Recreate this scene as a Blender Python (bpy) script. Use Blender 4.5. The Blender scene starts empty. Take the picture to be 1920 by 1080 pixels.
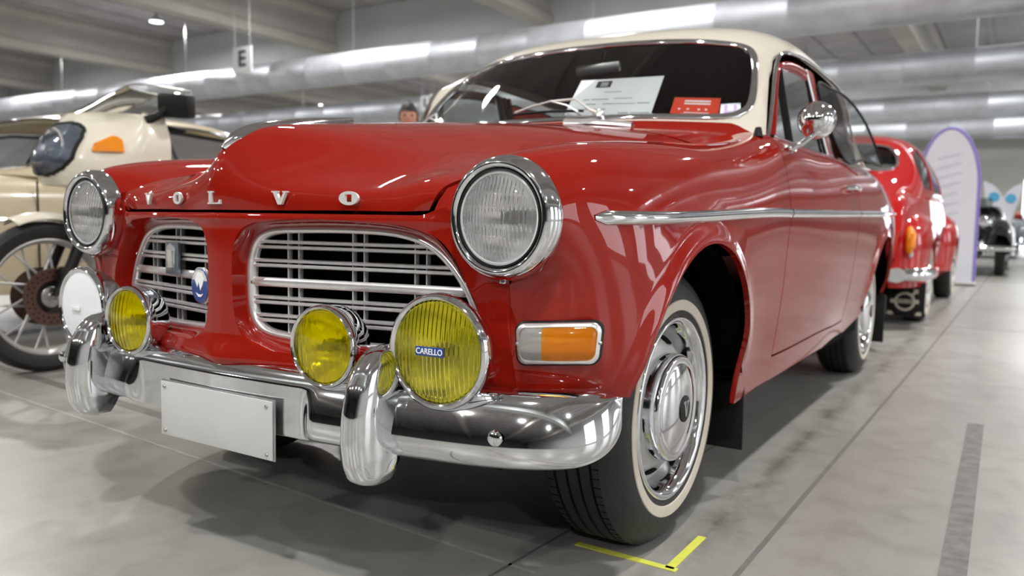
import bpy, bmesh, math, random
import numpy as np
from mathutils import Vector, Matrix, Euler
random.seed(7)
PI = math.pi
SC = bpy.context.scene
COL = SC.collection

# ------------------------------------------------------------------ camera, world, exposure
cam_d = bpy.data.cameras.new('camera'); cam = bpy.data.objects.new('camera', cam_d); COL.objects.link(cam)
SC.camera = cam
YAW, PIT, ROL = math.radians(32.4), math.radians(4.7), math.radians(0.94)
_f = Vector((-math.sin(YAW)*math.cos(PIT), math.cos(YAW)*math.cos(PIT), -math.sin(PIT)))
_r = Vector((math.cos(YAW), math.sin(YAW), 0)); _u = _r.cross(_f)
_r2 = _r*math.cos(ROL)+_u*math.sin(ROL); _u2 = -_r*math.sin(ROL)+_u*math.cos(ROL)
_m = Matrix((_r2, _u2, -_f)).transposed().to_4x4(); _m.translation = Vector((1.374, -1.708, 0.723))
cam.matrix_world = _m
cam_d.sensor_width = 36.0; cam_d.lens = 36.0*1507/1920; cam_d.clip_start = 0.02; cam_d.clip_end = 300
cam_d.dof.use_dof = True; cam_d.dof.focus_distance = 1.45; cam_d.dof.aperture_fstop = 3.6

wd = bpy.data.worlds.new('world'); SC.world = wd; wd.use_nodes = True
wb = wd.node_tree.nodes['Background']; wb.inputs[0].default_value = (0.93, 0.96, 1.0, 1); wb.inputs[1].default_value = 3.0
SC.view_settings.view_transform = 'Standard'; SC.view_settings.look = 'None'
SC.view_settings.gamma = 1.0; SC.view_settings.use_curve_mapping = False
SC.view_settings.exposure = 0.32

# ceiling lamps: (x, y) of the round high-bay fittings; each holds a real lamp
LAMP_Z = 6.10
LAMPS = [(-19.26, 12.19), (-16.63, 21.67)]+[(x, y) for x in (-27, -19.5, -12, -5, 2.2, 9.3) for y in (-3.5, 4.2, 11.2, 19, 26) if (x, y) not in ((-19.5, 11.2), (-19.5, 19))]+[(-12, -10), (-6.5, -10), (-1, -10), (4.5, -10), (10, -10)]
LAMP_POWER = 205.0
for k, (x, y) in enumerate(LAMPS):
    ld = bpy.data.lights.new('lamp_light', 'AREA'); ld.shape = 'DISK'; ld.size = 0.34; ld.energy = LAMP_POWER
    ld.color = (1.0, 0.985, 0.96)
    lo = bpy.data.objects.new('lamp_light', ld); COL.objects.link(lo); lo.location = (x, y, LAMP_Z-0.06)

# ------------------------------------------------------------------ materials
def new_mat(name):
    m = bpy.data.materials.new(name); m.use_nodes = True
    nt = m.node_tree; b = nt.nodes['Principled BSDF']
    return m, nt, b
def simple(name, col, rough=0.5, metal=0.0, coat=0.0, emit=0.0, noise=0.0, nscale=20, bump=0.0, trans=0.0, ior=1.45):
    m, nt, b = new_mat(name)
    b.inputs['Base Color'].default_value = (*col, 1); b.inputs['Roughness'].default_value = rough
    b.inputs['Metallic'].default_value = metal; b.inputs['Coat Weight'].default_value = coat
    b.inputs['Coat Roughness'].default_value = 0.02; b.inputs['IOR'].default_value = ior
    b.inputs['Transmission Weight'].default_value = trans
    if emit:
        b.inputs['Emission Color'].default_value = (*col, 1); b.inputs['Emission Strength'].default_value = emit
    tc = nt.nodes.new('ShaderNodeTexCoord'); nz = nt.nodes.new('ShaderNodeTexNoise')
    nz.inputs['Scale'].default_value = nscale; nz.inputs['Detail'].default_value = 4
    nt.links.new(tc.outputs['Object'], nz.inputs['Vector'])
    if noise:
        mx = nt.nodes.new('ShaderNodeMix'); mx.data_type = 'RGBA'; mx.blend_type = 'MULTIPLY'
        mx.inputs[0].default_value = 1.0; mx.inputs[6].default_value = (*col, 1)
        mr = nt.nodes.new('ShaderNodeMapRange'); mr.inputs[1].default_value = 0.3; mr.inputs[2].default_value = 0.7
        mr.inputs[3].default_value = 1-noise; mr.inputs[4].default_value = 1+noise*0.3
        nt.links.new(nz.outputs[0], mr.inputs[0]); nt.links.new(mr.outputs[0], mx.inputs[7])
        nt.links.new(mx.outputs[2], b.inputs['Base Color'])
    if bump:
        bp = nt.nodes.new('ShaderNodeBump'); bp.inputs['Strength'].default_value = bump; bp.inputs['Distance'].default_value = 0.01
        nt.links.new(nz.outputs[0], bp.inputs['Height']); nt.links.new(bp.outputs[0], b.inputs['Normal'])
    return m
def thin_glass(name, tint=(0.9, 0.93, 0.92), refl=1.5):
    m = bpy.data.materials.new(name); m.use_nodes = True; nt = m.node_tree; nt.nodes.clear()
    o = nt.nodes.new('ShaderNodeOutputMaterial'); t = nt.nodes.new('ShaderNodeBsdfTransparent'); g = nt.nodes.new('ShaderNodeBsdfGlossy')
    fr = nt.nodes.new('ShaderNodeFresnel'); fr.inputs[0].default_value = refl; mx = nt.nodes.new('ShaderNodeMixShader')
    t.inputs[0].default_value = (*tint, 1); g.inputs['Roughness'].default_value = 0.01
    nt.links.new(fr.outputs[0], mx.inputs[0]); nt.links.new(t.outputs[0], mx.inputs[1]); nt.links.new(g.outputs[0], mx.inputs[2])
    nt.links.new(mx.outputs[0], o.inputs[0]); return m

M = {}
M['red'] = simple('red_paint', (0.285, 0.011, 0.005), 0.45, 0.0, 1.0, noise=0.04, nscale=3)
M['red'].node_tree.nodes['Principled BSDF'].inputs['Specular IOR Level'].default_value = 0.0
M['red2'] = simple('red_paint_second_car', (0.42, 0.012, 0.012), 0.28, 0.0, 0.9)
M['red2'].node_tree.nodes['Principled BSDF'].inputs['Specular IOR Level'].default_value = 0.0
M['cream'] = simple('cream_paint', (0.74, 0.70, 0.59), 0.25, 0.0, 0.6)
M['beige'] = simple('beige_paint', (0.60, 0.51, 0.36), 0.25, 0.0, 0.6)
M['ivory'] = simple('ivory_fairing', (0.82, 0.77, 0.64), 0.25, 0.0, 0.6)
M['black_paint'] = simple('black_paint', (0.01, 0.01, 0.011), 0.15, 0.0, 0.8)
M['chrome'] = simple('chrome', (0.80, 0.81, 0.83), 0.055, 1.0, noise=0.08, nscale=30)
M['letter'] = simple('pale_sheen_metal', (0.80, 0.80, 0.78), 0.28, 0.35)  # pale tone paints in the floor's reflection on the hood letters
M['alu'] = simple('polished_aluminium', (0.88, 0.88, 0.88), 0.28, 0.75, noise=0.10, nscale=60)
M['satin'] = simple('satin_metal', (0.55, 0.55, 0.54), 0.38, 1.0, noise=0.15, nscale=40)
M['plate'] = simple('plate_metal', (0.66, 0.67, 0.67), 0.42, 0.25, noise=0.05, nscale=10)
M['black'] = simple('black_rubber', (0.008, 0.008, 0.008), 0.5, noise=0.3, nscale=50)
M['tire'] = simple('tyre_rubber', (0.020, 0.020, 0.021), 0.55, noise=0.25, nscale=60, bump=0.15)
M['dark'] = simple('dark_underside', (0.004, 0.004, 0.004), 0.9, noise=0.3)
M['white_rubber'] = simple('whitewall_rubber', (0.60, 0.55, 0.46), 0.55, noise=0.10, nscale=15)
M['rim'] = simple('silver_rim_paint', (0.50, 0.50, 0.49), 0.34, 0.35, noise=0.08, nscale=25)
M['glass'] = thin_glass('window_glass', (0.90, 0.93, 0.92), 1.45)
M['lampglass'] = thin_glass('lamp_cover_glass', (0.85, 0.87, 0.90), 1.7)
M['side_glass'] = thin_glass('side_glass', (0.62, 0.66, 0.65), 1.55)
M['clear'] = thin_glass('clear_screen', (0.95, 0.95, 0.93), 1.38)
M['lens'] = simple('lens_glass', (1, 1, 1), 0.02, trans=1.0, ior=1.45)
M['lens_y'] = simple('yellow_lens_glass', (1.0, 0.96, 0.20), 0.03, trans=1.0, ior=1.40)
M['lens_o'] = simple('orange_lens', (1.0, 0.30, 0.01), 0.06, trans=0.75, ior=1.40)
M['lens_c'] = simple('clear_lens', (0.60, 0.60, 0.60), 0.08, trans=0.85, ior=1.40)
M['orange'] = simple('orange_plastic', (0.90, 0.28, 0.01), 0.2, 0, 0.5)
M['refl'] = simple('lamp_reflector', (0.95, 0.95, 0.95), 0.12, 0.65)
M['lens_y2'] = simple('deep_yellow_lens_glass', (1.0, 0.92, 0.02), 0.02, trans=1.0, ior=1.40)
M['refl_y'] = simple('lamp_reflector_warm', (0.95, 0.93, 0.80), 0.16, 0.70)
M['glare_rim_white'] = simple('lens_glare_rim_white', (0.86, 0.88, 0.90), 0.15, 0, 0.6)  # big lamp's blown glare painted as opaque white; also headlamp lens rims
M['white'] = simple('white_paper', (0.90, 0.91, 0.94), 0.6)
M['ink'] = simple('printing_ink', (0.05, 0.05, 0.06), 0.7)
M['redcard'] = simple('red_card', (0.80, 0.09, 0.045), 0.5)
M['blue'] = simple('blue_enamel', (0.02, 0.06, 0.25), 0.25, 0, 0.6)
M['interior'] = simple('dark_interior', (0.016, 0.015, 0.014), 0.7, noise=0.2)
M['trimred'] = simple('seat_vinyl', (0.10, 0.012, 0.010), 0.5, noise=0.1)
M['disc'] = simple('brake_disc_steel', (0.16, 0.10, 0.085), 0.35, 0.8, noise=0.2, nscale=20)
M['lampglow'] = simple('lamp_glow', (1.0, 0.98, 0.94), 0.4, emit=9.0)
M['yellow_tape'] = simple('yellow_tape', (0.72, 0.74, 0.10), 0.55, noise=0.08, nscale=40)
M['skin'] = simple('skin', (0.55, 0.27, 0.18), 0.5, noise=0.1, nscale=30)
M['hair'] = simple('black_hair', (0.012, 0.010, 0.009), 0.5, noise=0.4, nscale=80, bump=0.6)

for k_ in ('dark', 'black', 'interior'): M[k_].node_tree.nodes['Principled BSDF'].inputs['Specular IOR Level'].default_value = 0.08 if k_ != 'black' else 0.35
# ------------------------------------------------------------------ helpers
def props(o, label=None, cat=None, group=None, kind=None):
    if label: o['label'] = label
    if cat: o['category'] = cat
    if group: o['group'] = group
    if kind: o['kind'] = kind
    return o
def empty(name, loc=(0, 0, 0), rz=0.0, label=None, cat=None, group=None):
    o = bpy.data.objects.new(name, None); COL.objects.link(o); o.location = loc; o.rotation_euler = (0, 0, rz)
    o.empty_display_size = 0.2
    return props(o, label, cat, group)
def mesh(name, v, f, mat, parent=None, smooth=True, auto=None, label=None):
    me = bpy.data.meshes.new(name); me.from_pydata([tuple(map(float, p)) for p in v], [], [tuple(int(i) for i in q) for q in f])
    me.validate(); me.update()
    if smooth: me.polygons.foreach_set('use_smooth', [True]*len(me.polygons))
    if auto is not None: me.set_sharp_from_angle(angle=math.radians(auto))
    if mat: me.materials.append(mat)
    o = bpy.data.objects.new(name, me); COL.objects.link(o)
    if parent: o.parent = parent
    if label: o['label'] = label
    return o
class MB:
    """collects shapes that make up ONE piece"""
    def __init__(s): s.v = []; s.f = []
    def add(s, v, f):
        n = len(s.v); s.v += [tuple(p) for p in v]; s.f += [tuple(i+n for i in q) for q in f]; return s
    def box(s, c, d, rot=None, bev=0.0):
        hx, hy, hz = d[0]/2, d[1]/2, d[2]/2
        if bev <= 0:
            v = [Vector((sx*hx, sy*hy, sz*hz)) for sx in (-1, 1) for sy in (-1, 1) for sz in (-1, 1)]
            f = [(0, 1, 3, 2), (4, 6, 7, 5), (0, 4, 5, 1), (2, 3, 7, 6), (0, 2, 6, 4), (1, 5, 7, 3)]
        else:
            bm = bmesh.new(); bmesh.ops.create_cube(bm, size=1)
            for q in bm.verts: q.co = Vector((q.co.x*d[0], q.co.y*d[1], q.co.z*d[2]))
            bmesh.ops.bevel(bm, geom=bm.edges[:], offset=min(bev, min(d)*0.49), segments=2, affect='EDGES', profile=0.5)
            bm.verts.index_update(); v = [q.co.copy() for q in bm.verts]; f = [tuple(w.index for w in p.verts) for p in bm.faces]; bm.free()
        R = rot if rot is not None else Matrix.Identity(3)
        c = Vector(c); return s.add([R@p+c for p in v], f)
    def tube(s, pts, r, n=10, cap=True, closed=False, flat=1.0, up=None):
        P = [Vector(p) for p in pts]; m = len(P)
        rr = r if hasattr(r, '__len__') else [r]*m
        T = []
        for i in range(m):
            a = P[(i-1) % m] if (closed or i > 0) else P[i]; b = P[(i+1) % m] if (closed or i < m-1) else P[i]
            t = (b-a); T.append(t.normalized() if t.length > 1e-9 else Vector((0, 0, 1)))
        nrm = Vector(up) if up is not None else (Vector((0, 0, 1)) if abs(T[0].z) < 0.9 else Vector((1, 0, 0)))
        v = []
        for i in range(m):
            if up is not None: nrm = Vector(up)
            nrm = (nrm-T[i]*nrm.dot(T[i])); nrm = nrm.normalized() if nrm.length > 1e-6 else T[i].orthogonal().normalized()
            bn = T[i].cross(nrm)
            for k in range(n):
                a = 2*PI*k/n; v.append(P[i]+nrm*math.cos(a)*rr[i]*flat+bn*math.sin(a)*rr[i])
        f = []
        for i in range(m if closed else m-1):
            for k in range(n):
                a = i*n+k; b = i*n+(k+1) % n; c = ((i+1) % m)*n+(k+1) % n; d = ((i+1) % m)*n+k; f.append((a, b, c, d))
        if cap and not closed: f.append(tuple(range(n-1, -1, -1))); f.append(tuple((m-1)*n+k for k in range(n)))
        return s.add(v, f)
    def lathe(s, prof, c=(0, 0, 0), axis='y', n=48, sweep=2*PI, a0=0.0, rot=None):
        """prof: list of (radius, height along axis)"""
        m = len(prof); full = abs(sweep-2*PI) < 1e-6; nn = n if full else n+1; v = []
        for k in range(nn):
            a = a0+sweep*k/n; ca, sa = math.cos(a), math.sin(a)
            for (r, h) in prof:
                p = (r*ca, h, r*sa) if axis == 'y' else ((h, r*ca, r*sa) if axis == 'x' else (r*ca, r*sa, h))
                p = Vector(p)
                if rot is not None: p = rot@p
                v.append(p+Vector(c))
        f = []
        for k in range(n):
            k2 = (k+1) % nn
            for i in range(m-1): f.append((k*m+i, k2*m+i, k2*m+i+1, k*m+i+1))
        return s.add(v, f)
    def prism(s, pts, fn, depth):
        """pts 2D outline; fn(u,v,w)->3D; extruded from w=0 to depth"""
        n = len(pts); v = [fn(p[0], p[1], 0) for p in pts]+[fn(p[0], p[1], depth) for p in pts]
        f = [tuple(range(n)), tuple(range(2*n-1, n-1, -1))]+[(i, i+n, (i+1) % n+n, (i+1) % n) for i in range(n)]
        return s.add(v, f)
    def build(s, name, mat, parent=None, smooth=True, auto=35, label=None, fixn=True):
        o = mesh(name, s.v, s.f, mat, parent, False, None, label)
        me = o.data
        if fixn:
            bm = bmesh.new(); bm.from_mesh(me); bmesh.ops.remove_doubles(bm, verts=bm.verts[:], dist=1e-6)
            bmesh.ops.recalc_face_normals(bm, faces=bm.faces[:]); bm.to_mesh(me); bm.free()
        if smooth:
            me.polygons.foreach_set('use_smooth', [True]*len(me.polygons))
            if auto: me.set_sharp_from_angle(angle=math.radians(auto))
        return o

# splines -----------------------------------------------------------
def nspline(t, Y, tt):
    """natural cubic through Y (n,...) at knots t, evaluated at tt"""
    t = np.asarray(t, float); Y = np.asarray(Y, float); tt = np.asarray(tt, float); n = len(t); h = np.diff(t)
    A = np.zeros((n, n)); sh = Y.reshape(n, -1); R = np.zeros_like(sh); A[0, 0] = A[-1, -1] = 1
    for i in range(1, n-1):
        A[i, i-1] = h[i-1]; A[i, i] = 2*(h[i-1]+h[i]); A[i, i+1] = h[i]
        R[i] = 6*((sh[i+1]-sh[i])/h[i]-(sh[i]-sh[i-1])/h[i-1])
    m2 = np.linalg.solve(A, R); k = np.clip(np.searchsorted(t, tt, side='right')-1, 0, n-2)
    x = (tt-t[k])[:, None]; hk = h[k][:, None]; a, b = m2[k], m2[k+1]; y0, y1 = sh[k], sh[k+1]
    out = y0+x*((y1-y0)/hk-hk*(2*a+b)/6)+x*x*a/2+x**3*(b-a)/(6*hk)
    return out.reshape((len(tt),)+Y.shape[1:])
class Surf:
    """smooth surface through a grid of control points (m,n,3)"""
    def __init__(s, G):
        s.G = np.array(G, float); m, n, _ = s.G.shape
        du = np.linalg.norm(np.diff(s.G, axis=0), axis=2).mean(1); dv = np.linalg.norm(np.diff(s.G, axis=1), axis=2).mean(0)
        s.u = np.r_[0, np.cumsum(np.sqrt(du))]; s.v = np.r_[0, np.cumsum(np.sqrt(dv))]
    def ev(s, uu, vv):
        A = nspline(s.u, s.G, uu); B = nspline(s.v, np.swapaxes(A, 0, 1), vv)
        return np.swapaxes(B, 0, 1)
    def rng(s, ua, ub, n):        # ua, ub in row indices (float)
        f = lambda q: np.interp(q, np.arange(len(s.u)), s.u)
        return np.linspace(f(ua), f(ub), n)
    def rngv(s, va, vb, n):
        f = lambda q: np.interp(q, np.arange(len(s.v)), s.v)
        return np.linspace(f(va), f(vb), n)
def curve(P, n, closed=False):
    P = np.array(P, float)
    if closed: P = np.r_[P[-3:], P, P[:3]]
    t = np.r_[0, np.cumsum(np.linalg.norm(np.diff(P, axis=0), axis=1)**0.5+1e-9)]
    if closed:
        a, b = t[3], t[-3]; return nspline(t, P, np.linspace(a, b, n+1)[:-1])
    return nspline(t, P, np.linspace(t[0], t[-1], n))
def grid_faces(nu, nv, closed_u=False):
    f = []
    for i in range(nu if closed_u else nu-1):
        for j in range(nv-1):
            a = i*nv+j; b = ((i+1) % nu)*nv+j; f.append((a, b, b+1, a+1))
    return f
def sm(x): x = np.clip(x, 0, 1); return x*x*(3-2*x)
def trimmed(name, P, sd, mat, parent, flip=False, lip=0.0, mirror=False, offs=None):
    """grid P (nu,nv,3); sd (nu,nv) signed distance, <0 is cut away; border vertices slide on to the zero line"""
    nu, nv, _ = P.shape; P = P.copy(); s0 = sd.copy(); Q = P.copy(); snapped = np.zeros((nu, nv), bool)
    ins = s0 < 0
    for i, j in zip(*np.where(ins)):
        best = None
        for di in (-1, 0, 1):
            for dj in (-1, 0, 1):
                a, b = i+di, j+dj
                if (di or dj) and 0 <= a < nu and 0 <= b < nv and s0[a, b] >= 0:
                    t = s0[i, j]/(s0[i, j]-s0[a, b]); c = P[i, j]+(P[a, b]-P[i, j])*t
                    dd = np.linalg.norm(c-P[i, j])
                    if best is None or dd < best[0]: best = (dd, c)
        if best is not None: Q[i, j] = best[1]; snapped[i, j] = True
    keep = ~(ins[:-1, :-1] & ins[1:, :-1] & ins[:-1, 1:] & ins[1:, 1:])
    V = Q.reshape(-1, 3); F = []
    for i, j in zip(*np.where(keep)):
        a = i*nv+j; F.append((a, a+nv, a+nv+1, a+1))
    if mirror: V = V*np.array([-1, 1, 1]); flip = not flip
    if flip: F = [q[::-1] for q in F]
    used = sorted({k for q in F for k in q}); mp = {k: n for n, k in enumerate(used)}
    V = V[used]; F = [tuple(mp[k] for k in q) for q in F]
    me = bpy.data.meshes.new(name); me.from_pydata(V.tolist(), [], F); me.update()
    bm = bmesh.new(); bm.from_mesh(me); bmesh.ops.remove_doubles(bm, verts=bm.verts[:], dist=1e-5)
    bmesh.ops.dissolve_degenerate(bm, dist=1e-5, edges=bm.edges[:])
    bm.normal_update()
    if bm.faces:
        my = sum(f_.calc_center_median().y for f_ in bm.faces)/len(bm.faces); ci = Vector((0, min(2.5, max(.8, my)), .6))
        if sum(f_.normal.dot(f_.calc_center_median()-ci)*f_.calc_area() for f_ in bm.faces) < 0:
            bmesh.ops.reverse_faces(bm, faces=bm.faces[:]); bm.normal_update()
    if lip:
        nrm = {v: v.normal.copy() for v in bm.verts}
        be = [e for e in bm.edges if e.is_boundary]
        r = bmesh.ops.extrude_edge_only(bm, edges=be)
        nv_ = [g for g in r['geom'] if isinstance(g, bmesh.types.BMVert)]
        for v in nv_:
            o = min((e.other_vert(v) for e in v.link_edges if e.other_vert(v) in nrm), key=lambda w: (w.co-v.co).length, default=None)
            if o is not None: v.co -= nrm[o]*lip
    bm.to_mesh(me); bm.free()
    me.polygons.foreach_set('use_smooth', [True]*len(me.polygons)); me.set_sharp_from_angle(angle=math.radians(42))
    me.materials.append(mat); o = bpy.data.objects.new(name, me); COL.objects.link(o)
    if parent: o.parent = parent
    return o
def poly_sdf(px, py, poly):
    """signed distance (positive outside) from points to closed polygon"""
    poly = np.asarray(poly, float); n = len(poly); sh = px.shape; x = px.ravel(); y = py.ravel()
    d = np.full(x.shape, 1e9); inside = np.zeros(x.shape, bool)
    for i in range(n):
        a = poly[i]; b = poly[(i+1) % n]; e = b-a; L = e@e+1e-15
        t = np.clip(((x-a[0])*e[0]+(y-a[1])*e[1])/L, 0, 1)
        d = np.minimum(d, (x-a[0]-e[0]*t)**2+(y-a[1]-e[1]*t)**2)
        c = (a[1] > y) != (b[1] > y)
        with np.errstate(divide='ignore', invalid='ignore'):
            xi = (b[0]-a[0])*(y-a[1])/(b[1]-a[1]+1e-15)+a[0]
        inside ^= c & (x < xi)
    d = np.sqrt(d); return np.where(inside, -d, d).reshape(sh)
def text_obj(name, body, size, mat, parent, mw, depth=0.001, sx=1.0, bold=0.0, align='CENTER'):
    cu = bpy.data.curves.new(name, 'FONT'); cu.body = body; cu.size = size; cu.extrude = depth; cu.align_x = align; cu.align_y = 'CENTER'; cu.offset = bold
    o = bpy.data.objects.new(name, cu); COL.objects.link(o); cu.materials.append(mat)
    bpy.context.view_layer.update()
    dg = bpy.context.evaluated_depsgraph_get(); me = bpy.data.meshes.new_from_object(o.evaluated_get(dg))
    bpy.data.objects.remove(o)
    for v in me.vertices: v.co.x *= sx
    me.transform(mw); me.materials.clear(); me.materials.append(mat)
    q = bpy.data.objects.new(name, me); COL.objects.link(q)
    if parent: q.parent = parent
    return q
def frame_mat(origin, xdir, ydir):
    x = Vector(xdir).normalized(); y = Vector(ydir); y = (y-x*y.dot(x)).normalized(); z = x.cross(y)
    m = Matrix((x, y, z)).transposed().to_4x4(); m.translation = Vector(origin); return m
def copy_tree(o, parent=None):
    c = o.copy(); COL.objects.link(c)
    if parent: c.parent = parent
    for ch in list(o.children): copy_tree(ch, c)
    return c
# ================================================================== the red car
# car space = world: x to the car's left, y to its rear, z up, front axle at y = 0
CAR = empty('vintage_car', (0, 0, 0), 0, 'shiny red two-door vintage car with cream roof and four fog lamps, nearest the camera', 'car')
def R_(y, pts): return [(p[0], y, p[1]) if len(p) == 2 else p for p in pts]
rc = .104
def ring(a, r=rc, y=-.534): a = math.radians(a); return (.622+r*math.cos(a), y, .729+r*math.sin(a))
SIDE = [
 [ring(152), ring(120), ring(88), ring(48), ring(0), ring(-48), (.622, -.532, .612), (.624, -.526, .50), (.628, -.512, .425)],
 [(.497, -.470, .803), (.553, -.488, .834), (.636, -.492, .849), (.714, -.494, .817), (.746, -.494, .735), (.740, -.492, .655), (.718, -.493, .585), (.708, -.494, .49), (.698, -.484, .423)],
 [(.507, -.38, .816), (.568, -.395, .850), (.652, -.40, .868), (.731, -.405, .838), (.769, -.412, .745), (.775, -.418, .66), (.772, -.423, .58), (.766, -.434, .48), (.744, -.430, .418)],
 [(.520, -.25, .832), (.582, -.265, .866), (.663, -.27, .884), (.741, -.275, .855), (.786, -.285, .758), (.797, -.295, .665), (.799, -.305, .58), (.795, -.315, .49), (.782, -.325, .40)],
 R_(-.03, [(.535, .858), (.600, .890), (.672, .905), (.750, .875), (.793, .765), (.802, .67), (.803, .58), (.797, .48), (.780, .36)]),
 R_(.25, [(.553, .894), (.613, .915), (.688, .926), (.757, .888), (.797, .768), (.801, .67), (.797, .56), (.785, .42), (.762, .268)]),
 R_(.50, [(.580, .950), (.637, .959), (.705, .957), (.766, .903), (.799, .768), (.797, .67), (.788, .55), (.773, .41), (.755, .264)]),
 R_(.695, [(.622, .998), (.675, .998), (.738, .974), (.777, .905), (.800, .770), (.796, .67), (.787, .54), (.771, .40), (.752, .264)]),
 R_(1.10, [(.640, .994), (.695, .994), (.745, .975), (.782, .905), (.806, .775), (.803, .67), (.792, .54), (.773, .40), (.750, .264)]),
 R_(1.45, [(.640, .999), (.697, .999), (.747, .978), (.783, .908), (.807, .778), (.804, .67), (.792, .54), (.773, .40), (.748, .266)]),
 R_(1.80, [(.640, 1.002), (.697, 1.002), (.747, .981), (.783, .910), (.806, .780), (.803, .67), (.790, .54), (.770, .40), (.745, .270)]),
 R_(2.25, [(.635, 1.006), (.692, 1.006), (.742, .984), (.780, .912), (.804, .782), (.803, .67), (.795, .56), (.780, .44), (.762, .33)]),
 R_(2.60, [(.620, 1.002), (.680, 1.002), (.733, .980), (.774, .910), (.801, .780), (.803, .67), (.798, .56), (.785, .45), (.768, .36)]),
 R_(3.00, [(.585, .985), (.650, .985), (.708, .962), (.752, .893), (.782, .768), (.785, .66), (.778, .56), (.764, .46), (.745, .38)]),
 R_(3.35, [(.540, .950), (.605, .950), (.665, .928), (.710, .862), (.742, .750), (.745, .65), (.738, .56), (.722, .47), (.700, .40)]),
 [(.470, 3.56, .895), (.530, 3.56, .895), (.590, 3.55, .876), (.635, 3.545, .82), (.665, 3.535, .73), (.670, 3.53, .645), (.662, 3.53, .56), (.645, 3.535, .48), (.62, 3.54, .42)],
]
S_side = Surf(SIDE)
def arch_sd(Y, Z, yc, zc=.318, r=.366, front=None):
    d = np.sqrt((Y-yc)**2+(Z-zc)**2)-r
    leg = np.maximum(np.abs(Y-yc)-r, Z-zc)          # vertical legs below the centre
    return np.minimum(d, np.where(Z < zc, leg, 9))
def side_panel(name, ua, ub, nu, mirror, yarch=None, flare=True, va=0, vb=8, nv=120):
    P = S_side.ev(S_side.rng(ua, ub, nu), S_side.rngv(va, vb, nv))
    # fair the surface lengthwise behind the headlamp corner
    hw = 9; K = np.exp(-np.linspace(-2, 2, 2*hw+1)**2); K /= K.sum(); Pp = np.concatenate([2*P[:1]-P[hw:0:-1], P, 2*P[-1:]-P[-2:-hw-2:-1]])
    Sm = sum(K[i]*Pp[i:i+len(P)] for i in range(2*hw+1)); wgt = sm((P[..., 1]+.36)/.2)[..., None]*(1 if nu > 100 else 0)
    edge = np.minimum(np.arange(len(P)), np.arange(len(P))[::-1])/12; wgt = wgt*sm(edge)[:, None, None]
    P = P+(Sm-P)*wgt
    sd = np.ones(P.shape[:2])
    if yarch is not None:
        r = .366
        sd = arch_sd(P[..., 1], P[..., 2], yarch)
        sd = np.where(P[..., 0] < .60, 1.0, sd)
        # raised lip round the arch
        k = (sm(1-np.abs(sd)/.052)*.011+sm(1-np.abs(sd)/.10)*.004)*sm((P[..., 2]-.32)/.16)
        P[..., 0] += np.where(P[..., 0] > .70, k, 0)
    return trimmed(name, P, sd, M['red'], CAR, flip=False, lip=.014, mirror=mirror)
for mir in (False, True):
    side_panel('front_fender', 0, 6.986, 230, mir, -.012, nv=150)
    side_panel('door', 7.008, 9.986, 60, mir, nv=90, vb=7.42)
    side_panel('sill_panel', 6.99, 10.01, 50, mir, nv=14, va=7.47)
    side_panel('rear_fender', 10.008, 15, 150, mir, 2.585, nv=120)
    # rolled edge and black inner liner of each wheel arch
    sg = -1 if mir else 1
    for yc, nm in ((-.012, 'front'), (2.585, 'rear')):
        a = np.linspace(.06, PI-.30, 70) if nm == 'front' else np.linspace(.16, PI-.10, 70); lip = MB(); rows = []
        for t in a:
            y = yc+.366*math.cos(t); z = .318+.366*math.sin(t)
            rows.append((y, z, math.cos(t), math.sin(t)))
        v = []; prof = [(.0, .0), (.003, -.006), (.003, -.016), (0, -.024)]
        for (y, z, cy, cz) in rows:
            # x of the body surface at this point (search)
            x = .806 if nm == 'front' else .806
            for (dr, dx) in prof: v.append((sg*(x+dx), y-cy*dr*1.2, z-cz*dr*1.2))
        # liner
        lv = []
        for (y, z, cy, cz) in rows: lv += [(sg*.775, y+cy*.006, z+cz*.006), (sg*.74, y+cy*.03, z+cz*.03), (sg*.45, y+cy*.03, z+cz*.03)]
        ln = MB().add(lv, grid_faces(len(rows), 3)).build('wheel_arch_liner', M['dark'], CAR)

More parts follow.
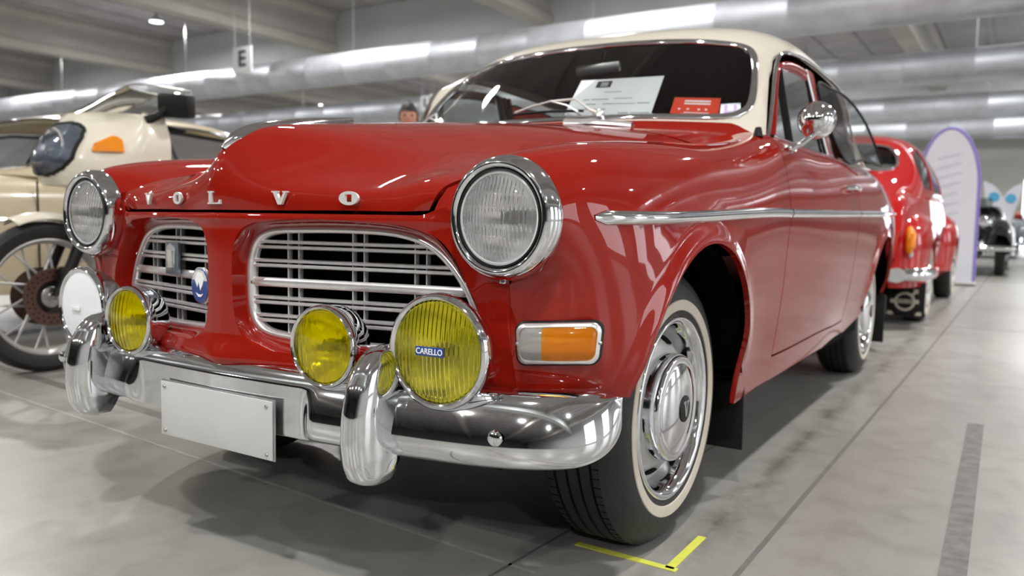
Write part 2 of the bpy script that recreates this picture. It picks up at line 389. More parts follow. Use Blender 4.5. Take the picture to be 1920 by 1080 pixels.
# sills below the doors
# ---- hood and cowl, one continuous surface across the car
def sym(rows):
    out = []
    for r in rows: out.append([(-p[0], p[1], p[2]) for p in r[:0:-1]]+list(r))
    return out
HOOD = [
 [(0, -.655, .738), (.05, -.648, .738), (.15, -.628, .738), (.25, -.607, .739), (.35, -.584, .739), (.418, -.567, .739), (.460, -.553, .741)],
 [(0, -.659, .775), (.06, -.648, .775), (.15, -.625, .774), (.25, -.602, .771), (.35, -.577, .767), (.425, -.562, .764), (.474, -.554, .763)],
 [(0, -.653, .820), (.05, -.638, .816), (.15, -.602, .800), (.25, -.575, .790), (.35, -.552, .783), (.430, -.546, .787), (.485, -.541, .784)],
 [(0, -.638, .856), (.05, -.616, .848), (.15, -.564, .824), (.25, -.532, .810), (.35, -.508, .801), (.436, -.500, .807), (.492, -.487, .802)],
 [(0, -.610, .886), (.05, -.585, .876), (.15, -.522, .850), (.25, -.482, .834), (.35, -.450, .824), (.440, -.432, .823), (.500, -.415, .813)],
 [(0, -.565, .909), (.05, -.540, .903), (.15, -.470, .880), (.25, -.420, .863), (.35, -.380, .848), (.446, -.350, .839), (.510, -.325, .824)],
 [(0, -.48, .927), (.055, -.45, .923), (.15, -.38, .908), (.25, -.32, .892), (.35, -.27, .875), (.454, -.23, .857), (.522, -.20, .838)],
 [(0, -.27, .952), (.06, -.25, .951), (.15, -.20, .944), (.25, -.15, .933), (.35, -.11, .916), (.462, -.08, .888), (.535, -.04, .857)],
 [(0, .05, .989), (.07, .06, .988), (.16, .08, .984), (.27, .10, .975), (.38, .13, .958), (.485, .16, .928), (.549, .18, .888)],
 [(0, .33, 1.014), (.075, .34, 1.013), (.17, .36, 1.011), (.285, .39, 1.006), (.40, .43, .994), (.51, .47, .973), (.580, .50, .950)],
 [(0, .475, 1.026), (.08, .478, 1.026), (.175, .486, 1.025), (.30, .513, 1.022), (.42, .565, 1.017), (.54, .645, 1.010), (.624, .710, 1.001)],
]
S_hood = Surf(sym(HOOD))
P = S_hood.ev(S_hood.rng(0, 8.93, 150), S_hood.rngv(0, 12, 180))
trimmed('hood', P, np.ones(P.shape[:2]), M['red'], CAR, flip=True, lip=.014)
P = S_hood.ev(S_hood.rng(8.99, 10, 24), S_hood.rngv(0, 12, 120))
trimmed('cowl_panel', P, np.ones(P.shape[:2]), M['red'], CAR, flip=True, lip=.010)

# ---- nose panel with two openings
def nose_y(x, z):
    a = np.sqrt(np.abs(x)**2+.018**2)-.018
    y = -.655+.165*a+.10*a*a
    keel = np.exp(-(np.abs(x)/.055)**2)
    low = sm((.49-z)/.055)
    y = y-.009*low-.006*low*keel
    y = y+.016*sm((.440-z)/.03)
    y = y-.004*np.exp(-((z-.722)/.010)**2)
    return y
# opening outline (x,z): measured on the photograph's right-hand grille
GO = [(.034, .60), (.036, .655), (.050, .693), (.082, .712), (.14, .720), (.217, .723), (.346, .719), (.427, .711), (.475, .693), (.506, .658), (.535, .61), (.556, .565),
      (.562, .535), (.550, .505), (.515, .482), (.46, .472), (.40, .467), (.29, .463), (.18, .462), (.106, .466), (.060, .486), (.040, .525)]
GO = curve([(p[0]+.003, p[1]-.001) for p in GO], 140, closed=True)
def topz(n):
    pts = [(x, .732) for x in np.linspace(0, .452, 60)]
    pts += [(.462, .735), (.474, .741)]
    for a in np.linspace(165, 270, 50): pts.append((.622+.106*math.cos(math.radians(a)), .729+.106*math.sin(math.radians(a))))
    pts = np.array(pts); t = np.r_[0, np.cumsum(np.linalg.norm(np.diff(pts, axis=0), axis=1))]
    tt = np.linspace(0, t[-1], n); return np.c_[np.interp(tt, t, pts[:, 0]), np.interp(tt, t, pts[:, 1])]
NU, NV = 170, 90
T = topz(NU); B = np.c_[np.linspace(0, .630, NU)**1.0, np.full(NU, .398)]
B[:, 0] = T[:, 0]*.35+B[:, 0]*.65; B[:, 0] *= .628/B[-1, 0]
vv = np.linspace(0, 1, NV)
X = T[:, None, 0]*(1-vv)+B[:, None, 0]*vv; Z = T[:, None, 1]*(1-vv)+B[:, None, 1]*vv
X = np.concatenate([-X[:0:-1], X]); Z = np.concatenate([Z[:0:-1], Z])
Y = nose_y(X, Z)
# blend into the pod round the headlamp ring
dr = np.sqrt((np.abs(X)-.622)**2+(Z-.729)**2)
Y = Y+(-.536-Y)*sm(1-(dr-.104)/.06)*0.9
seam = np.interp(Z, [.40, .425, .50, .612, .70], [-.505, -.512, -.526, -.532, -.534]); Y = Y+(seam-Y)*sm((np.abs(X)-.525)/.10)*(Z < .66)
P = np.stack([X, Y, Z], -1)
sd = poly_sdf(np.abs(X), Z, GO)
trimmed('nose_panel', P, sd, M['red'], CAR, flip=False, lip=.0)
GI = [(.037, .555), (.036, .615), (.043, .657), (.060, .685), (.095, .700), (.15, .704), (.213, .7055), (.329, .704), (.39, .697), (.439, .680), (.482, .645), (.512, .605), (.531, .567), (.538, .535),
      (.528, .507), (.50, .489), (.45, .479), (.40, .475), (.329, .472), (.26, .473), (.175, .477), (.11, .482), (.066, .494), (.044, .520)]
GI = curve(GI, 120, closed=True)
GCX = np.array([.285, .592])
def at_angle(C_, th):
    d = C_-GCX; a = np.unwrap(np.arctan2(d[:, 1], d[:, 0])); 
    if a[-1] < a[0]: C_ = C_[::-1]; a = a[::-1]
    a = np.concatenate([a-2*PI, a, a+2*PI]); C3 = np.concatenate([C_, C_, C_]); a = np.unwrap(a); k = np.argsort(a); a = a[k]; C3 = C3[k]
    return np.c_[np.interp(th, a, C3[:, 0]), np.interp(th, a, C3[:, 1])]
def gplane(x): return -.627+.215*x+.010
def opening_lip(mir):
    sg = -1 if mir else 1; th = np.arctan2(GO[:, 1]-GCX[1], GO[:, 0]-GCX[0]); GIc = at_angle(GI, th); n = len(GO); v = []
    prof = [(0, 0), (.05, .03), (.16, .10), (.34, .24), (.55, .45), (.75, .68), (.90, .86), (1.0, 1.0), (1.08, 1.08)]
    for i in range(n):
        y0 = float(nose_y(GO[i, 0], GO[i, 1])); y1 = gplane(GIc[i, 0])+.006
        for (t_, d_) in prof:
            p = GO[i]+(GIc[i]-GO[i])*t_; v.append((sg*p[0], y0+(y1-y0)*d_, p[1]))
    m = MB().add(v, grid_faces(n, len(prof), True)); return m.build('grille_surround', M['red'], CAR, auto=60)
opening_lip(False); opening_lip(True)

# ---- grilles: bright frame with cross bars, set in the openings
def gplane(x): return -.627+.215*x+.010
def zrange(x, off):
    """inner z limits of the opening at x"""
    zs = []
    n = len(GI)
    for i in range(n):
        a, b = GI[i], GI[(i+1) % n]
        if (a[0]-x)*(b[0]-x) <= 0 and abs(b[0]-a[0]) > 1e-9: zs.append(a[1]+(b[1]-a[1])*(x-a[0])/(b[0]-a[0]))
    return (min(zs)+off, max(zs)-off) if len(zs) >= 2 else (0, 0)
def xrange_(z, off):
    xs = []; n = len(GI)
    for i in range(n):
        a, b = GI[i], GI[(i+1) % n]
        if (a[1]-z)*(b[1]-z) <= 0 and abs(b[1]-a[1]) > 1e-9: xs.append(a[0]+(b[0]-a[0])*(z-a[1])/(b[1]-a[1]))
    return (min(xs)+off, max(xs)-off)
for mir in (False, True):
    sg = -1 if mir else 1
    gr = bpy.data.objects.new('grille', None); COL.objects.link(gr); gr.parent = CAR
    # frame: flat band with rounded section
    tan = np.roll(GI, -1, 0)-np.roll(GI, 1, 0); nr = np.c_[-tan[:, 1], tan[:, 0]]; nr /= np.linalg.norm(nr, axis=1)[:, None]
    nr *= np.sign(((GI.mean(0)-GI)*nr).sum(1).mean())
    v = []; pr = [(-.004, .012), (-.004, .001), (0, -.003), (.006, -.004), (.010, -.001), (.011, .014)]
    for i in range(len(GI)):
        for ins, dep in pr:
            p = GI[i]+nr[i]*ins; v.append((sg*p[0], gplane(p[0])+dep, p[1]))
    MB().add(v, grid_faces(len(GI), len(pr), True)).build('grille_frame', M['alu'], gr, auto=60)
    # horizontal bars in pairs, a broad one across the middle
    bars = [(.6745, .0038), (.6635, .0038), (.6365, .0038), (.6260, .0038), (.5925, .0092), (.5610, .0038), (.5505, .0038), (.5245, .0038), (.5140, .0038)]
    for zb, h in bars:
        x0, x1 = xrange_(zb, .002); dz = -.004
        pts = [(sg*x, gplane(x)+.003, zb+(x-.28)*dz) for x in np.linspace(x0, x1, 9)]
        m = MB(); vv_ = []
        for p in pts:
            for (a, b) in [(-h, .006), (-h, .001), (-h*.5, -.002), (h*.5, -.002), (h, .001), (h, .006), (h*.4, .016), (-h*.4, .016)]:
                vv_.append((p[0], p[1]+b, p[2]+a))
        ff = []
        for i in range(len(pts)-1):
            for k in range(8): ff.append((i*8+k, i*8+(k+1) % 8, (i+1)*8+(k+1) % 8, (i+1)*8+k))
        m.add(vv_, ff).build('grille_bar', M['alu'], gr, auto=50)
    for xb in (.122, .147, .269, .294, .402, .426):
        z0, z1 = zrange(xb, .003)
        MB().box((sg*xb, gplane(xb)+.015, (z0+z1)/2), (.0030, .012, z1-z0), bev=.001).build('grille_upright', M['alu'], gr)
    for (xs, zs) in ((.046, .592), (.506, .588)):
        MB().lathe([(.0, -.0035), (.003, -.003), (.0042, -.001), (.0042, .003)], (sg*xs, gplane(xs), zs), 'y', 12).build('grille_screw', M['satin'], gr)
    # dark box and radiator core behind
    v = []
    for dep in (.012, .14):
        for i in range(0, len(GI), 4): v.append((sg*GI[i, 0], gplane(GI[i, 0])+dep, GI[i, 1]))
    n4 = len(range(0, len(GI), 4)); ff = [(i, (i+1) % n4, n4+(i+1) % n4, n4+i) for i in range(n4)]; ff.append(tuple(range(n4, 2*n4)))
    MB().add(v, ff).build('grille_duct', M['dark'], gr)

# grille badges on the car's right grille
t = MB()
def bxz(sx): return lambda u, w, d: (sx+u, gplane(abs(sx+u))-.012+d-.215*0, w)
cxb = -.280
t.prism([(cxb-.034, .664), (cxb+.034, .664), (cxb+.034, .590), (cxb-.034, .590)], lambda u, w, d: (u, gplane(abs(u))-.004+d, w), -.006)
bd = t.build('grille_badge', simple('badge_blue_grey', (.22, .26, .31), .35, .6, noise=.2, nscale=60), CAR)
arch = [(cxb-.022+.044*k/1.0, .595) for k in (0, 1)]+[(cxb+.022, .645), (cxb+.017, .655), (cxb, .661), (cxb-.017, .655), (cxb-.022, .645)]
MB().prism(arch, lambda u, w, d: (u, gplane(abs(u))-.0095+d, w), -.004).build('badge_shield', M['chrome'], bd)
MB().prism([(cxb-.011, .606), (cxb+.011, .606), (cxb+.011, .645), (cxb-.011, .645)], lambda u, w, d: (u, gplane(abs(u))-.0130+d, w), -.003).build('badge_plate', M['alu'], bd)
cx2, cz2 = -.119, .575
def disc_pts(cx, cz, rx, rz, n=36): return [(cx+rx*math.cos(2*PI*k/n), cz+rz*math.sin(2*PI*k/n)) for k in range(n)]
rb = MB().prism(disc_pts(cx2, cz2, .042, .040), lambda u, w, d: (u, gplane(abs(u))-.012+d, w), -.007).build('round_badge', M['chrome'], CAR, label='round blue and white enamel badge')
MB().prism(disc_pts(cx2, cz2, .039, .037), lambda u, w, d: (u, gplane(abs(u))-.0185+d, w), -.0015).build('badge_face', M['blue'], rb)
MB().prism([(cx2-.022, cz2+.012), (cx2-.010, cz2-.004), (cx2-.004, cz2+.008), (cx2+.004, cz2-.010), (cx2+.014, cz2+.002), (cx2+.022, cz2+.016), (cx2+.010, cz2+.028), (cx2-.010, cz2+.029)], lambda u, w, d: (u, gplane(abs(u))-.020+d, w), -.001).build('badge_emblem', M['white'], rb)
MB().prism([(cx2+.036*math.cos(a), cz2+.004+.031*math.sin(a)) for a in np.linspace(.25, PI-.25, 14)], lambda u, w, d: (u, gplane(abs(u))-.0195+d, w), -.001).build('badge_top', M['letter'], rb)
MB().prism([(cx2-.018, cz2-.016), (cx2-.006, cz2-.024), (cx2+.006, cz2-.024), (cx2+.018, cz2-.016), (cx2+.006, cz2-.019), (cx2-.006, cz2-.019)], lambda u, w, d: (u, gplane(abs(u))-.020+d, w), -.001).build('badge_emblem', M['white'], rb)

# ---- letters across the front edge of the hood
def hood_y(x): return float(-.655+.165*(math.sqrt(x*x+.018**2)-.018)+.10*x*x)
def letter(ch, x0, zc, w, h):
    def fn(u, v, d):
        x = x0+u*w; return (x, hood_y(x)-.001-d, zc+v*h)
    m = MB()
    if ch == 'V':
        m.prism([(-.5, .5), (-.5, .40), (-.40, .40), (-.10, -.5), (.12, -.5), (.42, .40), (.5, .40), (.5, .5), (.20, .5), (.20, .40), (.27, .40), (.04, -.18), (-.17, .40), (-.10, .40), (-.10, .5)], fn, .006)
    elif ch == 'L':
        m.prism([(-.5, .5), (-.5, .38), (-.40, .38), (-.40, -.38), (-.5, -.38), (-.5, -.5), (.5, -.5), (.5, -.15), (.42, -.15), (.36, -.38), (-.12, -.38), (-.12, .38), (-.02, .38), (-.02, .5)], fn, .006)
    else:
        n = 28; o_ = [(.5*math.cos(2*PI*k/n), .5*math.sin(2*PI*k/n)) for k in range(n)]
        i_ = [(.17*max(-1, min(1, 1.5*math.cos(2*PI*k/n))), .27*max(-1, min(1, 1.3*math.sin(2*PI*k/n)))) for k in range(n)]
        v = [fn(*p, 0) for p in o_]+[fn(*p, .005) for p in o_]+[fn(*p, .005) for p in i_]+[fn(*p, 0) for p in i_]; f = []
        for a in range(3):
            for k in range(n): f.append((a*n+k, a*n+(k+1) % n, (a+1)*n+(k+1) % n, (a+1)*n+k))
        m.add(v, f)
    return m.build('hood_letter', M['letter'], CAR, smooth=False)
for ch, x0 in (('V', -.309), ('O', -.159), ('L', -.004), ('V', .159), ('O', .309)):
    letter(ch, x0, .762, .036 if ch == 'V' else .040, .026)

# ---- chrome spear along the hood ridge
pts = curve([(0, -.640, .862), (0, -.614, .889), (0, -.567, .912), (0, -.48, .931), (0, -.38, .945), (0, -.27, .9565)], 40)
wds = np.interp(np.linspace(0, 1, 40), [0, .15, .45, .8, 1], [.003, .014, .017, .011, .005])
v = []
for p, w in zip(pts, wds):
    for (a, h) in ((-1.25, -.012), (-1, .001), (-.6, .006), (-.15, .009), (.15, .009), (.6, .006), (1, .001), (1.25, -.012)): 
        k = (p[1]+.64)/.37; v.append((p[0]+a*w, p[1]-h*.7*(1-k), p[2]+h*(.35+.65*k)))
MB().add(v, grid_faces(40, 8)).build('hood_spear', M['chrome'], CAR, auto=80)

# ---- side strip (chrome spear) on each side
def side_x(y, z):
    """outer body x at given y,z"""
    best = None
    P = _SX; d = (P[..., 1]-y)**2+(P[..., 2]-z)**2+(P[..., 0] < .6)*9
    k = np.unravel_index(d.argmin(), d.shape); return float(P[k][0])
_SX = S_side.ev(S_side.rng(0, 15, 400), S_side.rngv(2, 8, 120))
for sg in (1, -1):
    for (ya, yb, first) in ((-.472, .690, True), (.700, 1.795, False), (1.806, 3.30, False)):
        ys = np.linspace(ya, yb, 44); v = []
        for i, y in enumerate(ys):
            z = .733+(.762-.733)*sm((y+.47)/1.17)+.015*(y-.7)*(y > .7)
            x = side_x(y, z); h = .0125
            if first: h = .0125*min(1, .35+(y-ya)/.035)
            o_ = .010*(min(1, .3+(y-ya)/.04) if first else 1)
            for a, b in ((1, -.002), (1, .004), (.55, .8*o_), (0, o_), (-.55, .8*o_), (-1, .004), (-1, -.002)): v.append((sg*(x+b), y, z+a*h))
        m = MB().add(v, grid_faces(len(ys), 7)); n = len(ys)*7
        m.f.append(tuple(range(7))); m.f.append(tuple(range(n-7, n)))
        m.build('side_moulding', M['chrome'], CAR, auto=60)

# ---- headlamps
def lens_grid(name, c, r, bulge, mat, parent, flutes=26, amp=.0012, n=90, thick=.004, tilt=0.0, fn=None, outer=0.0):
    """round ribbed lens: polar grid, ribs on the inner face"""
    nu_, nv_ = 190, 44; v = []; f = []
    for side in (0, 1):
        for i in range(nu_):
            x = -r*math.cos(PI*(.02+.96*i/(nu_-1)))*.55-r*(1-2*i/(nu_-1))*.45*.998
            h = math.sqrt(max(1e-9, r*r-x*x))
            for j in range(nv_):
                z = h*(-1+2*j/(nv_-1)); q = math.hypot(x, z); y = -bulge*(1-min(1, q/r)**2)
                if outer: y -= outer*math.sin(x*2*PI/.0062)*min(1, max(0, (r-q)/.004))
                if side: y += thick+(fn(x, z) if fn else 0)
                v.append((c[0]+x, c[1]+y, c[2]+z))
    N = nu_*nv_
    for side in (0, 1):
        for i in range(nu_-1):
            for j in range(nv_-1):
                a = side*N+i*nv_+j; q = (a, a+nv_, a+nv_+1, a+1); f.append(q if side == 0 else q[::-1])
    bd = [i*nv_ for i in range(nu_)]+[(nu_-1)*nv_+j for j in range(1, nv_)]+[i*nv_+nv_-1 for i in range(nu_-2, -1, -1)]+[j for j in range(nv_-2, 0, -1)]
    for k in range(len(bd)): a, b = bd[k], bd[(k+1) % len(bd)]; f.append((a, N+a, N+b, b))
    m = MB().add(v, f); return m.build(name, mat, parent, auto=None)
for sg in (1, -1):
    hl = bpy.data.objects.new('headlamp', None); COL.objects.link(hl); hl.parent = CAR
    c = (sg*.622, -.570, .729)
    MB().lathe([(.0835, .020), (.0835, .006), (.0845, .001), (.0865, -.004), (.091, -.007), (.096, -.006), (.101, -.001), (.105, .007), (.1075, .017), (.1085, .030), (.106, .036)], c, 'y', 96).build('headlamp_bezel', M['chrome'], hl, auto=60)
    MB().lathe([(.0838, -.002), (.0805, -.003), (.0805, .010), (.0838, .012)], c, 'y', 72).build('headlamp_seal', M['black'], hl)
    MB().lathe([(.0815, .002), (.0760, .000), (.0740, .004), (.0745, .008)], c, 'y', 72).build('lens_rim', M['glare_rim_white'], hl, auto=60)
    def fl(x, z, sg=sg):
        r = math.hypot(x, z); e = min(1, max(0, (.074-r)/.006))
        a = .0008*math.sin(x*2*PI/.0075+ (0 if z > 0 else .9*math.sin(z*40)))
        if abs(z) < .012: a *= .45
        b = .0010*math.sin(z*2*PI/.026+x*20)
        return (a+b)*e
    lens_grid('headlamp_lens', (c[0], c[1]+.001, c[2]), .0765, .017, M['lens'], hl, fn=fl, thick=.0035)
    MB().lathe([(.001, .062), (.02, .058), (.04, .046), (.06, .027), (.072, .010), (.0755, .007)], c, 'y', 72).build('headlamp_reflector', M['refl'], hl)
    MB().lathe([(0.0, .020), (.009, .021), (.0115, .026), (.0115, .040), (.008, .060)], c, 'y', 32).build('headlamp_bulb_shield', M['satin'], hl)
    MB().box((c[0], c[1]+.022, c[2]-.110), (.012, .016, .006), bev=.002).build('bezel_clip', M['chrome'], hl)

# ---- turn indicators beside the headlamps, low on the corners
def corner_uv():
    pass
for sg in (1, -1):
    ind = bpy.data.objects.new('turn_indicator', None); COL.objects.link(ind); ind.parent = CAR
    # local frame on the corner of the fender: u along the surface, w up, d outward
    A = np.array([.640, -.532, .512]); Bp = np.array([.775, -.483, .520])
    U = (Bp-A); Lx = np.linalg.norm(U); U /= Lx; W = np.array([0, 0, 1.]); Nn = np.array([U[1], -U[0], 0]); 
    def fr(u, w, d):
        bow = -.012*(2*u/Lx-1)**2+.004
        p = A+U*u+W*w+Nn*(d+bow); return (sg*p[0], p[1], p[2])
    def rr(x0, x1, z0, z1, r, n=6, taper=0.0):
        pts = []
        for (cx, cz, a0) in ((x1-r, z1-r, 0), (x0+r, z1-r, 90), (x0+r, z0+r, 180), (x1-r, z0+r, 270)):
            for k in range(n+1):
                a = math.radians(a0+90*k/n); x = cx+r*math.cos(a); z = cz+r*math.sin(a)
                if z < 0: x = x+(.5*(x0+x1)-x)*taper
                pts.append((x, z))
        return pts
    o0 = rr(-.003, Lx+.003, -.036, .036, .017, taper=.04); n = len(o0)
    def rad(pts, k): c_ = np.mean(pts, 0); return [(c_[0]+(p[0]-c_[0])*(1-k/abs(.07)), c_[1]+(p[1]-c_[1])*(1-k/.034)) for p in pts]
    rings = [(o0, -.012), (o0, .006), (rad(o0, .0018), .011), (rad(o0, .0060), .012), (rad(o0, .0075), .008)]
    v = []
    for k in range(n):
        for pts, d in rings: v.append(fr(pts[k][0], pts[k][1], d))
    gk = [fr(p[0], p[1], d) for p in [(Lx/2+(q[0]-Lx/2)*1.035, q[1]*1.08) for q in o0] for d in (-.012, .003)]; MB().add(gk, grid_faces(n, 2, True)).add(gk[1::2]+v[1::len(rings)], [(i, (i+1) % n, n+(i+1) % n, n+i) for i in range(n)]).build('indicator_gasket', M['black'], ind)
    MB().add(v, grid_faces(n, len(rings), True)).build('indicator_bezel', M['alu'], ind, auto=50)
    def pane(nm, xa, xb, mat, ribs):
        ins = rad(o0, .0075); nu_, nv_ = 40, 14; v = []
        zs = [p[1] for p in ins]; z0, z1 = min(zs), max(zs); xs_ = [p[0] for p in ins]; X0, X1 = min(xs_), max(xs_)
        for i in range(nu_):
            u = xa+(xb-xa)*i/(nu_-1); e = min(u-X0, X1-u); sh = max(0, 1-max(e, 0)/.012); kz = 1-.30*sh**2
            for j in range(nv_):
                t_ = -1+2*j/(nv_-1); w = (z0+z1)/2+(z1-z0)/2*t_*kz
                d = .010+.006*(1-t_**4)*(1-sh**3)+(.0006*math.sin(u*2*PI/.0045) if ribs else 0)
                v.append(fr(u, w, d))
        return MB().add(v, grid_faces(nu_, nv_)).build(nm, mat, ind, auto=None, fixn=False)
    pane('clear_lens', .005, .046, M['lens_c'], False); pane('orange_lens', .046, Lx-.005, M['lens_o'], True)
    v = [fr(*p, .002) for p in rad(o0, .004)]
    MB().add(v, [tuple(range(n))]).build('indicator_reflector', M['refl'], ind)
    for ux in (.0, Lx): MB().lathe([(0, -.003), (.0025, -.002), (.0033, 0), (.0033, .004)], fr(ux, 0, .010), 'y', 12).build('indicator_screw', M['satin'], ind)

# ---- front bumper
def bump_path(n=120):
    P_ = curve([(0, -.688), (.15, -.684), (.30, -.674), (.45, -.656), (.60, -.628), (.70, -.590), (.762, -.540), (.792, -.480), (.798, -.425)], n)
    return P_
BP = bump_path()
def bump_prof(t, end):
    """(outward, z) section from the top rear edge round to the bottom rear edge"""
    return [(-.088, .428), (-.066, .436), (-.044, .436), (-.027, .427), (-.013, .406), (-.003, .381), (.004, .355), (.005, .336), (-.001, .319), (-.015, .308), (-.038, .303)]
prof = curve(bump_prof(0, 0), 56)
full = np.concatenate([BP[:0:-1]*[-1, 1], BP]); n = len(full); v = []
tg = np.gradient(full, axis=0); nn = np.c_[tg[:, 1], -tg[:, 0]]; nn /= np.linalg.norm(nn, axis=1)[:, None]
s_ = np.r_[0, np.cumsum(np.linalg.norm(np.diff(full, axis=0), axis=1))]; Ls = s_[-1]
for i in range(n):
    e = min(s_[i], Ls-s_[i]); k = math.sqrt(max(0, 1-(1-min(1, e/.13))**2)) if e < .13 else 1.0
    ax = abs(full[i, 0]); rec = sm(np.array((.285-ax)/.035))          # recess for the number plate
    for (o_, z) in prof:
        zc = .418; zz = zc+(z-zc)*(.45+.55*k)
        oo = o_*(1 if o_ < -.02 else k)-.0
        oo -= (1-k)*.004
        if rec > 0:
            below = float(sm(np.array((.412-z)/.010)))
            oo = oo-(oo+.014)*rec*below if oo > -.014 else oo
            zz = zz - .0*rec
        v.append((full[i, 0]+nn[i, 0]*oo, full[i, 1]+nn[i, 1]*oo, zz))
bm_ = MB().add(v, grid_faces(n, len(prof))).build('front_bumper', M['chrome'], CAR, auto=None)
md = bm_.modifiers.new('thick', 'SOLIDIFY'); md.thickness = .003; md.offset = -1
# end caps blending
for sg in (1, -1):
    MB().lathe([(0, -.006), (.008, -.005), (.0125, -.002), (.014, .002)], (sg*.655, -.622, .366), 'y', 24).build('bumper_bolt', M['chrome'], CAR)
    # over-riders: vertical horns curling in at both ends
    zz_ = np.linspace(0, 1, 44); zs = .262+.240*(.5-.5*np.cos(PI*zz_)); rowsg = []
    for z in zs:
        yf = np.interp(z, [.262, .266, .275, .30, .34, .39, .435, .465, .485, .496, .502], [-.690, -.704, -.717, -.729, -.735, -.733, -.722, -.706, -.688, -.670, -.645])
        yb = np.interp(z, [.262, .30, .45, .502], [-.672, -.645, -.640, -.630])
        w_ = np.interp(z, [.262, .268, .28, .31, .37, .43, .475, .493, .502], [.020, .028, .033, .036, .036, .034, .029, .022, .010])
        r = []
        for k in range(25):
            a = -.62*PI+1.24*PI*k/24 if True else 0
            sa, ca = math.sin(a), math.cos(a)
            x = math.copysign(abs(sa)**.8, sa)*w_; q = max(0.0, ca)**.75 if ca > 0 else ca*.55
            r.append((sg*(.428+x), (yb+(yf-yb)*q) if ca > 0 else yb-(yb+.60)*(-ca)*.8, z))
        rowsg.append(r)
    m = MB(); v = [p for r in rowsg for p in r]; f = grid_faces(44, 25)+[tuple(range(25)), tuple(range(43*25, 44*25))]
    m.add(v, f).build('bumper_guard', M['chrome'], CAR, auto=55)
    cz = [(sg*.466, -.549, .736), (sg*.480, -.550, .760), (sg*.491, -.539, .782), (sg*.498, -.486, .800), (sg*.502, -.469, .803), (sg*.531, -.534, .780), (sg*.521, -.534, .758), (sg*.518, -.536, .738)]
    MB().add(cz, [tuple(range(len(cz)))]).build('fender_corner', M['red'], CAR)
# number plate, blank as in the photograph
npl = bpy.data.objects.new('number_plate', None); COL.objects.link(npl); npl.parent = CAR
MB().box((.018, -.6790, .3185), (.350, .004, .120), bev=.0015).build('plate_back', M['satin'], npl)
MB().box((.018, -.6835, .3185), (.344, .004, .115), bev=.0015).build('plate_face', M['plate'], npl)
for sx in (-1, 1):
    for sz in (-1, 1):
        MB().lathe([(0, -.0035), (.003, -.003), (.0045, -.0005), (.0045, .002)], (.018+sx*.158, -.6855, .3185+sz*.047), 'y', 14).build('plate_screw', M['satin'], npl)

# ---- fog lamps
def foglamp(c, r, dep, lensmat, label, ribs=True, small=False, glare_lens=False, yaw=0.0):
    g = bpy.data.objects.new('fog_lamp', None); COL.objects.link(g); g.parent = CAR; g['label'] = label
    g.location = c; g.rotation_euler = (0, 0, yaw)
    z = (0, 0, 0)
    MB().lathe([(r*.86, .010), (r*.875, .0), (r*.90, -.004), (r*.94, -.006), (r*.98, -.003), (r, .003), (r*1.005, .012), (r*.985, .016)], z, 'y', 80).build('lamp_rim', M['chrome'], g, auto=60)
    if small: pr = [(r*.985, .012), (r*.99, .030), (r*.95, .048), (r*.80, .062), (r*.4, .070), (0, .072)]
    else: pr = [(r*.97, .014), (r*.93, .030), (r*.84, .052), (r*.66, .070), (r*.35, .080), (0, .082)]
    MB().lathe(pr, z, 'y', 64).build('lamp_housing', M['satin'] if glare_lens else M['chrome'], g, auto=60)
    if glare_lens:
        lens_grid('lens', (0, 0, 0), r*.885, .012, M['glare_rim_white'], g, thick=.003, outer=.0007)
        MB().box((0, -.0155, -.002), (.034, .004, .009), bev=.001).build('lens_badge', M['glare_rim_white'], g)
    else:
        if small: fn = lambda x, zz: .0004*math.sin(x*2*PI/.013)*min(1, (r*.86-math.hypot(x, zz))/.005)
        else:
            def fn(x, zz):
                e = min(1, (r*.86-math.hypot(x, zz))/.004); a = .0013*math.sin(x*2*PI/.0088)
                if abs(x) > .03 and -.048 < zz < .048: a = a*.7+.0006*math.cos(zz*2*PI/.012)**8
                return a*e
        lens_grid('lens', (0, 0, 0), r*.87, .012, lensmat, g, fn=fn, thick=.0032)
        MB().lathe([(.001, .055), (r*.3, .050), (r*.55, .038), (r*.75, .020), (r*.86, .006)], z, 'y', 64).build('lamp_reflector', M['refl_y'], g)
        MB().lathe([(0, .012), (.009, .013), (.012, .018), (.012, .034), (.006, .05)], z, 'y', 24).build('lamp_bulb', M['satin'], g)
    MB().box((0, .030, -r*1.03), (.026, .020, .022), bev=.003).tube([(0, .030, -r*1.0), (0, .034, -r-.030)], .008, 10).build('lamp_bracket', M['black'] if not small else M['satin'], g)
    return g
foglamp((.302, -.664, .490), .077, .06, M['lens_y2'], 'small yellow fog lamp with clear faceted lens', small=True, yaw=.06)
fg = foglamp((-.302, -.664, .490), .077, .06, M['lens_y2'], 'small yellow fog lamp half catching glare', small=True, yaw=.06)
fl_ = foglamp((.541, -.632, .500), .1005, .08, M['lens_y'], 'large yellow ribbed fog lamp with a blue maker plate', yaw=.05)
foglamp((-.541, -.632, .500), .0985, .08, None, 'large lamp with ribbed lens, its glare painted white', glare_lens=True, yaw=.0)
MB().box((-.004, -.0145, .002), (.058, .003, .0165), bev=.0012).build('maker_plate', M['blue'], fl_)
text_obj('maker_lettering', 'CARELLO', .0142, M['white'], fl_, frame_mat((-.004, -.0166, .002), (1, 0, 0), (0, 0, 1)), depth=.0004, sx=.90, bold=.00012)
